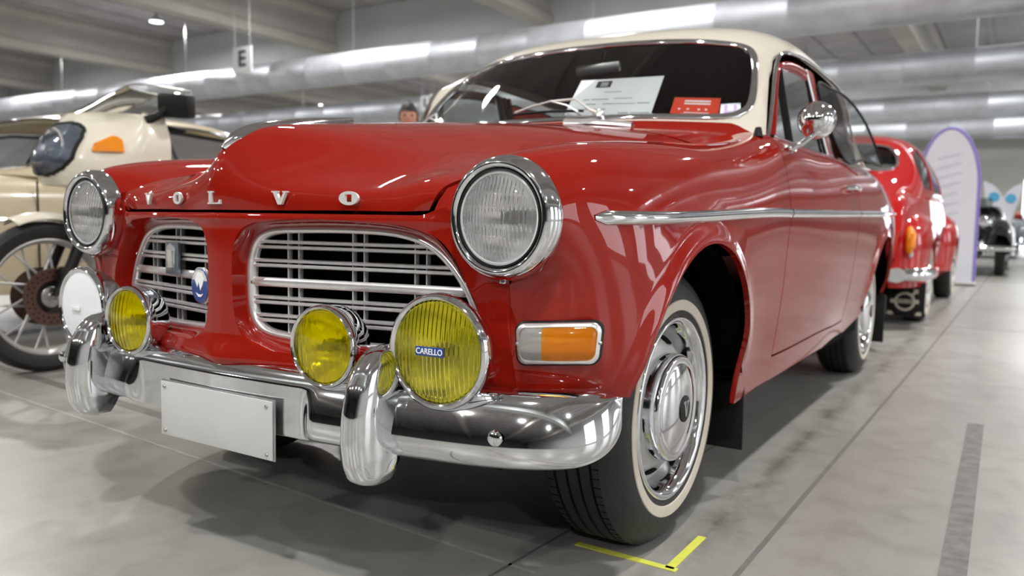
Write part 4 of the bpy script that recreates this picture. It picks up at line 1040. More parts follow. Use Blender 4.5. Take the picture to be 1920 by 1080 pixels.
# roof deck and ribs
cl = MB().box(((X0+X1)/2, (Y0+Y1)/2, HZ+.10), (X1-X0, Y1-Y0, .2)).build('ceiling', M['deck'], smooth=False); props(cl, kind='structure')
for k in range(int((X1-X0)/1.2)):
    MB().box((X0+.6+k*1.2, (Y0+Y1)/2, HZ-.02), (.16, Y1-Y0, .05)).build('deck_rib', M['deck'], cl, smooth=False)
for xb in (-30.6, -23.2, -15.6, -8.6, -1.4, 5.8, 12.8):
    for (ya, yb) in ((Y0, 15.3), (16.1, Y1)):
        b = MB()
        pr = [(-.22, 5.42), (.22, 5.42), (.22, 5.62), (.15, 5.75), (.15, 6.3), (.26, 6.45), (.26, HZ), (-.26, HZ), (-.26, 6.45), (-.15, 6.3), (-.15, 5.75), (-.22, 5.62)]
        b.prism(pr, lambda u, w, d, xb=xb, ya=ya: (xb+u, ya+d, w), yb-ya)
        b.build('ceiling_beam', M['conc'], cl, smooth=False)
for yg in (-6.0, 15.7, 30.0):
    MB().box(((X0+X1)/2, yg, 5.80), (X1-X0, .8, 1.60), bev=.03).build('ceiling_girder', M['conc2'], cl, smooth=False)
# round galvanised ducts hung across the hall, every spiral seam ring raised
def duct(x0, x1, y, z, r, label):
    g = empty('air_duct', ((x0+x1)/2, y, z), 0, label, 'duct', 'ducts under the ceiling')
    hx = (x1-x0)/2
    pr = [(r, -hx)]; 
    k = int((x1-x0)/1.25)
    for i in range(1, k):
        xx = -hx+i*(x1-x0)/k; pr += [(r, xx-.03), (r+.004, xx-.02), (r+.004, xx+.02), (r, xx+.03)]
    pr += [(r, hx)]
    MB().lathe(pr, (0, 0, 0), 'x', 48).build('duct_pipe', M['duct'], g, auto=None)
    for i in range(2, k, 5):
        xx = -hx+i*(x1-x0)/k
        MB().tube([(xx, 0, r), (xx, 0, HZ-z)], .012, 6).build('duct_hanger', M['satin'], g)
    return g
duct(X0+.3, 15.5, 12.6, 4.30, .37, 'nearest and highest silver duct crossing above the car roof')
duct(X0+.3, 15.5, 16.9, 3.98, .34, 'second silver duct running just below the nearest one')
duct(X0+.3, 15.5, 23.5, 4.05, .36, 'third silver duct further back behind the mirror')
duct(X0+.3, 15.5, 28.5, 4.0, .36, 'farthest silver duct near the back wall')
# walls
for nm, c, d, mt in (('wall_left', (X0, (Y0+Y1)/2, HZ/2), (.2, Y1-Y0, HZ), 'wallw'),
                 ('wall_front', ((X0+X1)/2, Y0, HZ/2), (X1-X0, .2, HZ), 'walld')):
    props(MB().box(c, d).build(nm, M[mt], smooth=False), kind='structure')
wbk = MB().box(((X0+1.25)/2, Y1, HZ/2), (1.25-X0, .2, HZ)).box(((4.4+X1)/2, Y1, HZ/2), (X1-4.4, .2, HZ)).box((2.825, Y1, (HZ+2.6)/2), (3.15, .2, HZ-2.6)); props(wbk.build('wall_back', M['wallg'], smooth=False), kind='structure')
# right wall, out of view; tall openings added to brighten side reflections
wr = MB()
for a, b in ((Y0, -1), (3, 7), (11, 15), (19, 23), (27, Y1)): wr.box((X1, (a+b)/2, HZ/2), (.2, b-a, HZ))
for a, b in ((-1, 3), (7, 11), (15, 19), (23, 27)): wr.box((X1, (a+b)/2, HZ-.6), (.2, b-a, 1.2)).box((X1, (a+b)/2, .35), (.2, b-a, .7))
props(wr.build('wall_right', M['wallw'], smooth=False), kind='structure')
# seams of the back wall's panels
for k in range(20):
    MB().box((X0+1.25+k*2.5, Y1-.115, HZ/2), (.03, .03, HZ)).build('panel_seam', M['satin'], bpy.data.objects['wall_back'], smooth=False)
# ceiling lamps
for k, (x, y) in enumerate(LAMPS):
    g = empty('ceiling_lamp', (x, y, LAMP_Z), 0, 'lit round lamp at top left between the roof beams' if k == 0 else 'lit round lamp seen between the two ducts left of the windscreen' if k == 1 else 'round high-bay lamp hanging under the ceiling', 'lamp', 'high-bay lamps under the ceiling')
    MB().lathe([(0, .20), (.05, .19), (.09, .10), (.19, .02), (.20, -.01), (.19, -.02)], (0, 0, 0), 'z', 32).build('lamp_housing', M['satin'], g)
    MB().lathe([(0, -.012), (.17, -.012)], (0, 0, 0), 'z', 32).build('lamp_glass', M['lampglow'], g)
    MB().tube([(0, 0, .19), (0, 0, HZ-LAMP_Z)], .01, 6).build('lamp_cord', M['black'], g)
# ================================================================== signs, papers
def sign(x, y, z, w, h, ch, label, sx=1.15):
    g = empty('hanging_sign', (x, y, z), 0, label, 'sign')
    MB().box((0, 0, 0), (w, .03, h), bev=.004).build('sign_board', M['white'], g)
    text_obj('sign_letter', ch, h*.86, M['ink'], g, frame_mat((0, -.017, 0), (1, 0, 0), (0, 0, 1)), depth=.002, sx=sx, bold=.012)
    for s in (-.4, .4): MB().tube([(s*w, 0, h/2), (s*w, 0, HZ-z)], .008, 6).build('sign_wire', M['satin'], g)
sign(-14.48, 11.2, 4.45, .66, .60, 'E', 'white hanging sign with a black letter E in front of the duct')
sign(-12.95, 16.3, 4.00, .50, .42, 'U', 'small white sign with a dark letter hanging above the person beside the windscreen')

def sheet(name, q, mat, label, cat, marks):
    """thin card through four corners q (tl, tr, br, bl); marks: (u0,v0,u1,v1,mat)"""
    tl, tr, br, bl = [Vector(p) for p in q]
    g = empty(name, tuple((bl+br)/2), 0, label, cat); o = Vector(g.location)
    nn = (tr-tl).cross(bl-tl).normalized()
    if nn.y > 0: nn = -nn
    def pt(u, v, d): 
        p = (tl*(1-u)+tr*u)*(1-v)+(bl*(1-u)+br*u)*v; return p+nn*d-o
    v = [pt(*c, d) for d in (0, .0008) for c in ((0, 0), (1, 0), (1, 1), (0, 1))]
    MB().add(v, [(0, 1, 2, 3), (7, 6, 5, 4), (0, 4, 5, 1), (1, 5, 6, 2), (2, 6, 7, 3), (3, 7, 4, 0)]).build('card_sheet', mat, g, smooth=False)
    for (u0, v0, u1, v1, mt, nm) in marks:
        v = [pt(u, w, .0012) for (u, w) in ((u0, v0), (u1, v0), (u1, v1), (u0, v1))]
        MB().add(v, [(0, 1, 2, 3)]).build(nm, mt, g, smooth=False)
    return g, pt
M['ink_soft'] = simple('grey_ink', (.42, .43, .48), .7); M['lilac'] = simple('lilac_print', (.55, .38, .66), .6); M['pale'] = simple('pale_print', (.72, .74, .82), .6)
rnd = random.Random(3)
mk = [(.22, .06, .40, .24, M['ink'], 'stamp'), (.27, .09, .36, .21, M['ink_soft'], 'stamp_centre')]
for (u0, u1, v0) in ((.24, .44, .545), (.50, .72, .535), (.20, .32, .67), (.40, .52, .665), (.52, .78, .672), (.80, .94, .66), (.32, .46, .80), (.62, .74, .90), (.76, .98, .90), (.14, .22, .55), (.20, .30, .80), (.33, .48, .93), (.36, .56, .36)):
    mk.append((u0, v0, u1, v0+(.022 if u1-u0 > .2 else .03), M['ink_soft'], 'text_line'))
sheet('entry_sheet', [(.106, .700, 1.193), (.367, .772, 1.199), (.401, .586, 1.046), (.134, .527, 1.053)], M['white'], 'white printed sheet propped behind the windscreen above the wiper', 'paper', mk)
mk = [(.24, .14, .80, .23, M['white'], 'text_line'), (.24, .28, .80, .36, M['white'], 'text_line')]
for u in (.14, .32, .55, .70): mk.append((u, .56, u+.05, .65, M['white'], 'printed_icon'))
mk += [(.28, .76, .80, .80, M['white'], 'text_line'), (.20, .83, .88, .87, M['white'], 'text_line'), (.40, .90, .66, .94, M['white'], 'text_line')]
sheet('red_card', [(.434, .697, 1.116), (.552, .782, 1.117), (.570, .706, 1.045), (.446, .622, 1.049)], M['redcard'], 'bright red card with white print behind the windscreen corner', 'card', mk)
mk = [(.20, .10, .80, .90, M['lilac'], 'printed_arch'), (.34, .12, .66, .55, M['pale'], 'printed_centre'), (.38, .70, .62, .90, M['white'], 'printed_centre')]
sheet('windscreen_sticker', [(.562, .755, 1.095), (.610, .797, 1.101), (.627, .746, 1.050), (.575, .705, 1.048)], M['pale'], 'small lilac and white sticker in the windscreen corner beside the red card', 'sticker', mk)

# ================================================================== generic small-car helpers
def wheel_simple(parent, x, y, r, w, sg, rimmat, ww=None, cap=None, n=56, nm='wheel'):
    g = bpy.data.objects.new(nm, None); COL.objects.link(g); g.parent = parent; g.location = (x, y, r)
    X = lambda h: sg*h
    MB().lathe([(r*.62, X(-.01)), (r*.70, X(.004)), (r*.85, X(.004)), (r*.96, X(-.012)), (r, X(-.03)), (r, X(-w+.03)), (r*.95, X(-w+.01)), (r*.62, X(-w+.01))], (0, 0, 0), 'x', n).build('tyre', M['tire'], g, auto=40)
    if ww: MB().lathe([(r*.68, X(.003)), (r*.70, X(.007)), (r*.86, X(.007)), (r*.87, X(.003))], (0, 0, 0), 'x', n).build('whitewall', M['white_rubber'], g)
    MB().lathe([(r*.63, X(.0)), (r*.60, X(.006)), (r*.57, X(-.004)), (r*.50, X(-.03)), (r*.42, X(-.018)), (0, X(-.012))], (0, 0, 0), 'x', n).build('rim', rimmat, g)
    MB().lathe([(r*.36, X(-.012)), (r*.34, X(.008)), (r*.22, X(.022)), (0, X(.028))], (0, 0, 0), 'x', n).build('hubcap', M['chrome'], g)
    return g
def fender_blob(parent, name, mat, yc, ya, yb, xin, xout, ztop, zbot, wy, wr, sg, wz=.32):
    """bulging wing over a wheel"""
    nu, nv = 70, 36; P = np.zeros((nu, nv, 3))
    for i in range(nu):
        t = i/(nu-1); y = ya+(yb-ya)*t; q = (y-yc)/(yb-yc) if y > yc else (yc-y)/(yc-ya); s = math.sqrt(max(0, 1-q**2.4))
        for j in range(nv):
            a = PI/2*(1-j/(nv-1)*1.45); ca, sa = math.cos(a), math.sin(a)
            if sa >= 0: x = xin+(xout-xin)*s*abs(ca)**.75; z = zbot+.28+(ztop-zbot-.28)*s*sa**.75
            else: x = xin+(xout-xin)*s*(1-.10*sa*sa); z = zbot+.28+.28*sa/math.sin(PI*.225)*1.0
            P[i, j] = (x*1.0, y, max(z, zbot))
    sd = arch_sd(P[..., 1], P[..., 2], wy, wz, wr); sd = np.where(P[..., 0] < xin+.02, 1.0, sd)
    return trimmed(name, P, sd, mat, parent, lip=.02, mirror=(sg < 0))

# ================================================================== the second red car, in line behind
PV = empty('fastback_car', (0, 4.45, 0), 0, 'rounded red fastback vintage car with whitewalls, parked directly behind the first', 'car')
OFF = Vector((0, -4.45, 0))
st = [(0.0, .62, .60), (.05, .80, .62), (.20, .985, .64), (.45, 1.09, .66), (.72, 1.20, .67), (.95, 1.33, .68), (1.20, 1.455, .69), (1.55, 1.535, .70), (1.95, 1.56, .70), (2.40, 1.53, .70), (2.70, 1.40, .70), (2.95, 1.14, .69), (3.15, 1.05, .64), (3.7, .99, .50), (4.2, .90, .38), (4.35, .62, .34)]
rows = []
for (y, zt, w) in st:
    zs = min(zt-.06, .97); up = max(0, zt-1.06); k = min(1, up/.35)
    rows.append([(0, y, zt), (w*.30, y, zt-.008), (w*.56, y, zt-.035-.01*k), (w*(.78-.02*k), y, zt-.085-.05*k), (w*(.90+.02*k), y, zs+(zt-zs)*.42*k*1.0 if k > .05 else zs-.02), (w, y, zs-.10), (w*1.02, y, .66 if zt > .8 else zt-.10), (w*1.0, y, .48 if zt > .8 else zt-.16), (w*.97, y, .34)])
Sp = Surf(sym(rows)); P = Sp.ev(Sp.rng(0, 15, 260), Sp.rngv(0, 16, 150))
rw = np.array([(-.46, 1.185), (-.30, 1.165), (.30, 1.165), (.46, 1.185), (.485, 1.24), (.43, 1.345), (.36, 1.385), (0, 1.41), (-.36, 1.385), (-.43, 1.345), (-.485, 1.24)]); rw = curve(rw, 60, closed=True)
sd = np.where(P[..., 1] < 1.4, poly_sdf(P[..., 0], P[..., 2], rw), 1.0)
qw = curve([(1.18, 1.06), (1.12, 1.14), (1.22, 1.27), (1.45, 1.37), (1.68, 1.40), (1.72, 1.36), (1.70, 1.08), (1.62, 1.04), (1.3, 1.04)], 50, closed=True)
dw = curve([(1.80, 1.06), (1.80, 1.38), (1.88, 1.405), (2.3, 1.39), (2.46, 1.34), (2.66, 1.10), (2.62, 1.05), (1.90, 1.04)], 50, closed=True)
for w_ in (qw, dw): sd = np.minimum(sd, np.where(np.abs(P[..., 0]) > .42, poly_sdf(P[..., 1], P[..., 2], w_), 1.0))
ws_ = curve([(-.50, 1.16), (0, 1.15), (.50, 1.16), (.56, 1.20), (.50, 1.38), (.44, 1.42), (0, 1.45), (-.44, 1.42), (-.50, 1.38), (-.56, 1.20)], 60, closed=True)
sd = np.minimum(sd, np.where(P[..., 1] > 2.55, poly_sdf(P[..., 0], P[..., 2], ws_), 1.0))
trimmed('car_body', P, sd, M['red2'], PV, flip=False, lip=.012)
G = P.copy(); 
Pgl = P*np.array([.988, 1, 1])-np.array([0, 0, .006]); Ax, Ay = P[..., 0], P[..., 1]
for cond in (Ay < 1.15, (Ay > 2.55) & (np.abs(Ax) < .57) & (P[..., 2] > 1.1) & (np.abs(Ax) < .75*(Ay-1.0)), (Ay > 1.0) & (Ay < 1.76) & (Ax > .42), (Ay > 1.0) & (Ay < 1.76) & (Ax < -.42), (Ay > 1.76) & (Ay < 2.7) & (Ax > .42), (Ay > 1.76) & (Ay < 2.7) & (Ax < -.42)):
    trimmed('window_glass', Pgl, np.where(cond, -sd, -1.0), M['glass'], PV)
# bright surround of the rear window
def trim_on(A, outline, ysel, w, par, nm, off):
    v = []; n = len(outline); c = outline.mean(0)
    AA = A[ysel]
    pts = []
    for q in outline:
        d = (AA[:, 0]-q[0])**2+(AA[:, 2]-q[1])**2; kk = np.argsort(d)[:4]; wgt = 1/(d[kk]+1e-6); pts.append((q[0], float((AA[kk, 1]*wgt).sum()/wgt.sum()), q[1]))
    MB().tube([(p[0], p[1]+off, p[2]+.004) for p in pts], w, 8, closed=True).build(nm, M['chrome'], par)
trim_on(P, rw, P[..., 1] < 1.4, .013, PV, 'rear_window_trim', -.006)
for sg in (1, -1):
    fender_blob(PV, 'rear_fender', M['red2'], .85, .08, 1.55, .58, .795, .86, .30, .90, .345, sg)
    fender_blob(PV, 'front_fender', M['red2'], 3.45, 2.75, 4.30, .48, .795, .90, .30, 3.50, .345, sg)
    wheel_simple(PV, sg*.755, .90, .325, .17, sg, M['rim'], True); wheel_simple(PV, sg*.755, 3.50, .325, .17, sg, M['rim'], True)
    MB().box((sg*.66, .40, .20), (.26, .012, .26), bev=.004).build('mud_flap', M['black'], PV)
    tl = MB().tube([(sg*.690, .150, .56), (sg*.700, .135, .60), (sg*.702, .135, .68), (sg*.690, .155, .73)], [.018, .034, .034, .018], 14).build('tail_lamp', M['orange'], PV)
    MB().tube([(sg*.690, .148, .52), (sg*.698, .130, .56)], [.020, .030], 14).build('tail_lamp_base', M['chrome'], PV)
    MB().box((sg*.715, 2.15, .98), (.016, 1.7, .018), bev=.005).build('side_moulding', M['chrome'], PV)
    MB().box((sg*.70, 2.05, .33), (.06, 1.5, .10), bev=.02).build('running_board', M['red2'], PV)
MB().tube(curve([(-.80, .34, .40), (-.72, .10, .40), (-.40, .02, .40), (0, 0, .40), (.40, .02, .40), (.72, .10, .40), (.80, .34, .40)], 30), .055, 14, flat=.85).build('rear_bumper', M['chrome'], PV)
for sx in (-.42, .42): MB().tube([(sx, .02, .30), (sx, -.07, .36), (sx, -.075, .44), (sx, .0, .52)], .035, 12).build('bumper_guard', M['chrome'], PV)
MB().box((0, 2.1, .30), (1.15, 3.7, .14)).build('underside', M['dark'], PV, smooth=False)
MB().box((0, 1.9, .80), (1.10, 1.5, .25)).build('interior', M['interior'], PV, smooth=False)
# emblem painted on the left mud flap: ring, arrow, slanting band
em = bpy.data.objects.new('flap_emblem', None); COL.objects.link(em); em.parent = PV; em.location = (.655, .392, .185)
MB().tube([(.062*math.cos(a), 0, .062*math.sin(a)) for a in np.linspace(0, 2*PI, 41)[:-1]], .009, 6, closed=True).build('emblem_ring', M['white_rubber'], em)
MB().prism([(.040, .052), (.052, .040), (.078, .066), (.088, .056), (.088, .092), (.052, .092), (.064, .080)], lambda u, w, d: (u, -.004+d, w), .003).build('emblem_arrow', M['white_rubber'], em, smooth=False)
MB().prism([(-.095, -.012), (.095, -.012), (.095, .016), (-.095, .016)], lambda u, w, d: (u, -.010+d, w), .003).build('emblem_band', M['white_rubber'], em, smooth=False)
for s in (-1, 1): MB().prism([(s*.07, -.10), (s*.115, -.10), (s*.115, -.075), (s*.085, -.075)], lambda u, w, d: (u, -.004+d, w), .003).build('emblem_foot', M['white_rubber'], em, smooth=False)
text_obj('emblem_lettering', 'VOLVO', .026, M['ink'], em, frame_mat((0, -.0115, .002), (1, 0, 0), (0, 0, 1)), depth=.0005, bold=.0005, sx=1.3)

# ================================================================== beige coupe on the far side of the motorcycle
BC = empty('beige_car', (-4.15, .55, 0), 0, 'beige saloon car with chrome window trim standing behind the motorcycle', 'car')
bw = .80
secs = []
for (y, zb, w) in ((-1.55, .62, .60), (-1.45, .80, .70), (-1.1, .88, .76), (-.5, .90, .79), (.2, .915, .80), (1.0, .93, .80), (1.8, .93, .80), (2.4, .90, .77), (2.75, .82, .70), (2.82, .60, .64)):
    secs.append([(0, y, zb+.05), (w*.5, y, zb+.04), (w*.82, y, zb+.015), (w*.93, y, zb-.03), (w*.985, y, zb-.12), (w, y, zb*.72), (w*.985, y, zb*.5), (w*.94, y, .27)])
Sb = Surf(sym(secs)); Pb = Sb.ev(Sb.rng(0, 9, 150), Sb.rngv(0, 14, 110))
sdb = np.minimum(np.where(np.abs(Pb[..., 0]) > .55, arch_sd(Pb[..., 1], Pb[..., 2], -.75, .31, .36), 1), np.where(np.abs(Pb[..., 0]) > .55, arch_sd(Pb[..., 1], Pb[..., 2], 1.85, .31, .36), 1))
trimmed('car_body', Pb, sdb, M['beige'], BC, lip=.015)
gb = [[(0, .02, .955), (.35, .05, .953), (.60, .12, .948), (.70, .20, .940), (.735, .30, .935)],
      [(0, .22, 1.13), (.33, .24, 1.13), (.56, .29, 1.12), (.65, .33, 1.11), (.685, .38, 1.10)],
      [(0, .42, 1.30), (.30, .44, 1.30), (.50, .48, 1.285), (.585, .50, 1.27), (.625, .52, 1.25)],
      [(0, .62, 1.37), (.30, .63, 1.368), (.48, .66, 1.355), (.575, .68, 1.33), (.615, .70, 1.295)],
      [(0, 1.1, 1.405), (.30, 1.1, 1.40), (.48, 1.1, 1.385), (.58, 1.1, 1.355), (.62, 1.1, 1.315)],
      [(0, 1.6, 1.385), (.30, 1.6, 1.38), (.48, 1.6, 1.362), (.58, 1.6, 1.332), (.62, 1.58, 1.292)],
      [(0, 1.95, 1.27), (.30, 1.94, 1.265), (.48, 1.90, 1.24), (.58, 1.86, 1.21), (.63, 1.82, 1.17)],
      [(0, 2.25, .98), (.35, 2.22, .98), (.58, 2.15, .97), (.68, 2.1, .955), (.73, 2.05, .94)]]
Sg = Surf(sym(gb)); Pg = Sg.ev(Sg.rng(0, 7, 130), Sg.rngv(0, 8, 110))
wo = curve([(-.60, .985), (0, .975), (.60, .985), (.655, 1.02), (.60, 1.18), (.54, 1.27), (.42, 1.30), (0, 1.31), (-.42, 1.30), (-.54, 1.27), (-.60, 1.18), (-.655, 1.02)], 60, closed=True)
s1 = np.where(Pg[..., 1] < .75, poly_sdf(Pg[..., 0], Pg[..., 2], wo), 1); s1 = np.minimum(s1, np.where(Pg[..., 1] > 1.65, poly_sdf(Pg[..., 0], Pg[..., 2], wo*[.9, 1]), 1))
trimmed('roof_skin', Pg, s1, M['beige'], BC, lip=.012)
for cond in (Pg[..., 1] < 1.2, Pg[..., 1] >= 1.2): trimmed('window_glass', Pg*[.99, 1, 1]-np.array([0, 0, .006]), np.where(cond, -s1, -1.0), M['glass'], BC)
trim_on(Pg, wo, Pg[..., 1] < .75, .011, BC, 'windscreen_trim', -.004)
for sg in (1, -1):
    rl = curve([(.30, .945, .738), (.38, 1.10, .690), (.52, 1.255, .628), (.70, 1.30, .618), (1.1, 1.322, .622), (1.58, 1.298, .622), (1.82, 1.175, .632), (2.05, .95, .730)], 40)
    MB().tube([(sg*(p[2]+.004), p[0], p[1]) for p in rl], .009, 8).build('drip_rail', M['chrome'], BC)
    bwx = lambda z: .742-(z-.94)*.31
    wp_ = [(.36, .955), (.46, 1.12), (.56, 1.235), (.72, 1.272), (1.1, 1.292), (1.55, 1.270), (1.72, 1.18), (1.90, .960)]
    v = [(sg*(bwx(z)-.012), y, z) for y, z in wp_]; MB().add(v, [tuple(range(len(v)))]).build('side_window', M['side_glass'], BC, smooth=False)
    MB().tube([(sg*(bwx(z)-.006), y, z) for y, z in wp_], .012, 8, closed=True).build('window_frame', M['black'], BC)
    MB().tube([(sg*(bwx(1.27)-.004), 1.10, 1.285), (sg*(bwx(.955)), 1.18, .955)], .012, 8).build('window_divider', M['chrome'], BC)
    MB().tube([(sg*(bwx(.945)+.006), y, .945) for y in np.linspace(.32, 2.05, 12)], .008, 8).build('belt_strip', M['chrome'], BC)
    MB().tube([(sg*.797, y, .69+.0*y) for y in np.linspace(-1.25, 2.6, 20)], .011, 8).build('side_moulding', M['chrome'], BC)
    MB().box((sg*.799, .16, .60), (.006, .008, .62)).build('door_gap', M['dark'], BC, smooth=False)
    wheel_simple(BC, sg*.76, -.75, .31, .17, sg, M['rim']); wheel_simple(BC, sg*.76, 1.85, .31, .17, sg, M['rim'])
    MB().lathe([(.085, 0), (.095, -.012), (.10, .02)], (sg*.58, -1.53, .70), 'y', 32).lathe([(0, -.02), (.05, -.012), (.085, 0)], (sg*.58, -1.53, .70), 'y', 32).build('headlamp', M['chrome'], BC)
MB().tube([(-.78, -1.35, .42), (-.6, -1.66, .42), (0, -1.74, .42), (.6, -1.66, .42), (.78, -1.35, .42)], .05, 12).build('front_bumper', M['chrome'], BC)
MB().box((0, .7, .32), (1.2, 3.6, .12)).build('underside', M['dark'], BC, smooth=False)
MB().box((0, 1.1, .78), (1.25, 1.4, .20)).build('interior', M['interior'], BC, smooth=False)
MB().tube([(.32+.17*math.cos(a), .42+.06*math.sin(a), 1.0+.16*math.sin(a)) for a in np.linspace(0, 2*PI, 33)[:-1]], .011, 6, closed=True).build('steering_wheel', M['black'], BC)

# ================================================================== the motorcycle
MC = empty('motorcycle', (-2.42, .26, 0), 0, 'cream faired touring motorcycle with spoked front wheel, left of the red car', 'motorcycle')
mox, moy = -2.42, .26
fw_ = bpy.data.objects.new('front_wheel', None); COL.objects.link(fw_); fw_.parent = MC; fw_.location = (0, 0, .345)
MB().lathe([(.262, -.03), (.29, -.048), (.32, -.050), (.338, -.036), (.345, -.012), (.345, .012), (.338, .036), (.32, .050), (.29, .048), (.262, .03)], (0, 0, 0), 'x', 96).build('tyre', M['tire'], fw_, auto=40)
MB().lathe([(.268, -.034), (.262, -.036), (.256, -.028), (.246, -.014), (.244, 0), (.246, .014), (.256, .028), (.262, .036), (.268, .034)], (0, 0, 0), 'x', 96).build('rim', M['rim'], fw_, auto=40)
for k in range(10):          # paired cast spokes
    a = 2*PI*k/10+.2
    for s in (-1, 1):
        a1 = a+s*.10; m = MB().tube([(.012*s, .050*math.cos(a-s*.9), .050*math.sin(a-s*.9)), (.010*s, .246*math.cos(a1), .246*math.sin(a1))], [.0065, .0048], 8); m.build('spoke', M['rim'], fw_)
MB().lathe([(0, .062), (.020, .060), (.022, .050), (.045, .046), (.050, .030), (.050, -.030), (.045, -.046), (.022, -.050), (0, -.062)], (0, 0, 0), 'x', 32).build('hub', M['satin'], fw_)
for s in (-1, 1):
    dm = MB().lathe([(.075, s*.055), (.076, s*.059), (.132, s*.059), (.133, s*.055), (.075, s*.055)], (0, 0, 0), 'x', 64).build('brake_disc', M['disc'], fw_, auto=40)
    holes = MB()
    for k in range(24):
        for rr_ in (.095, .115):
            a = 2*PI*(k+(.5 if rr_ > .1 else 0))/24; holes.lathe([(0, s*.0596), (.0042, s*.0596)], (0, rr_*math.cos(a), rr_*math.sin(a)), 'x', 8)
    holes.build('disc_holes', M['dark'], dm, smooth=False)['kind'] = 'stuff'
    MB().lathe([(.050, s*.050), (.076, s*.057)], (0, 0, 0), 'x', 32).build('disc_carrier', M['black'], fw_)
    MB().tube([(s*.085, 0, .345), (s*.085, .06, .46), (s*.085, .20, .78)], [.024, .026, .028], 14).build('fork_leg', M['black'], MC)
    MB().tube([(s*.085, .14, .64), (s*.085, .27, .94)], .019, 12).build('fork_tube', M['chrome'], MC)
MB().tube([(-.10, 0, .345), (.11, 0, .345)], .011, 12).build('axle', M['satin'], MC)
MB().box((.082, .045, .44), (.035, .06, .09), bev=.01).build('brake_caliper', M['black'], MC)
MB().lathe([(0, .128), (.016, .127), (.018, .118)], (0, .165, .555), 'x', 20).build('side_reflector', M['orange'], MC)
# front mudguard
v = []; na = 40
for i in range(na):
    a = math.radians(168-102*i/(na-1)); tip = min(1, i/7+.15)
    for j in range(9):
        t = -1+2*j/8; rr_ = .378+.012*(1-t*t)-.020*abs(t)**3-(.028*(1-abs(1-2*i/(na-1)))*0); v.append((.066*t*tip**.5, rr_*math.cos(a)*-1, .345+rr_*math.sin(a)+(0)))
mg = MB().add([(p[0], p[1], p[2]) for p in v], grid_faces(na, 9)).build('front_mudguard', M['ivory'], MC, auto=60); md = mg.modifiers.new('t', 'SOLIDIFY'); md.thickness = .004
# fairing: wraps from the headlamp round to the left side, mirrored
fr = []
Yr = [(.86, .04, .12), (.92, .005, .06), (1.0, .010, .045), (1.08, .055, .07), (1.15, .110, .12), (1.20, .155, .17)]
for (z, y0, ys) in Yr:
    k = (z-.86)/.34; rear = .44
    sx = .285+.02*math.sin(PI*k)-.03*max(0, k-.7)/.3
    fr.append([(0, y0, z), (.08, y0+.004, z), (.15, y0+.050, z), (.215, y0+.125, z), (.262, y0+.20, z+.0), (sx, y0+.62*(rear-y0), z+.006*k), (sx+.012, rear-.08, z), (sx+.010, rear, z)])
Sf = Surf(sym(fr)); Pf = Sf.ev(Sf.rng(0, 5, 60), Sf.rngv(0, 14, 120))
Pf = np.array(Pf); fb = trimmed('fairing', Pf, np.ones(Pf.shape[:2]), M['ivory'], MC, lip=.012)
lo = [[(p[0]*s_, p[1]+dy, z) for p in fr[0]] for (s_, dy, z) in ((1.0, 0, .86), (1.02, .03, .76), (1.0, .10, .62), (.92, .20, .48), (.80, .26, .36))]
lo = [[r[i] for i in range(4, 8)] for r in lo]
for sg in (1, -1):
    Sl = Surf(lo); Pl = Sl.ev(Sl.rng(0, 4, 40), Sl.rngv(0, 3, 30)); trimmed('lower_fairing', Pl, np.ones((40, 30)), M['ivory'], MC, mirror=sg < 0, lip=.006)
def on_f(px, z, A=Pf):
    d = (A[..., 0]-px)**2+(A[..., 2]-z)**2+(A[..., 1] > .30)*1; k = np.unravel_index(d.argmin(), d.shape); return A[k]
# big oval headlamp glass on the nose
ho = curve([(-0.138, 1.03), (-0.125, 1.11), (-0.073, 1.140), (0.004, 1.145), (0.081, 1.140), (0.137, 1.11), (0.152, 1.03), (0.137, .955), (0.086, .915), (0.004, .905), (-0.078, .915), (-0.129, .955)], 60, closed=True)
rim_pts = [on_f(p[0], p[1]) for p in ho]
cen = np.array([0, .030, 1.03]); rings_ = []; rb_ = []
for k in range(9):
    t = k/8
    for p in rim_pts:
        q = cen*(1-t)+p*t; bs = on_f(q[0], q[2]); q = np.array([q[0], bs[1]-.008-.022*(1-t*t), q[2]]); rings_.append(q); rb_.append(np.array([q[0], bs[1]-.006, q[2]]))
n = 60; f = [(i*n+k, i*n+(k+1) % n, (i+1)*n+(k+1) % n, (i+1)*n+k) for i in range(8) for k in range(n)]
hlm = MB().add(rings_, f).build('headlamp_glass', M['lampglass'], MC, auto=None)
MB().tube(rim_pts, .010, 8, closed=True).build('headlamp_seal', M['black'], MC)
M['lampdark'] = simple('lamp_interior', (.42, .46, .52), .25, .3, noise=.3, nscale=9)
MB().add(rb_, f).build('headlamp_backing', M['lampdark'], MC, auto=None)
MB().lathe([(.085, -.020), (.088, -.01), (.06, .02), (0, .04)], (.03, .045, 1.03), 'y', 40).build('headlamp_reflector', M['refl'], MC)
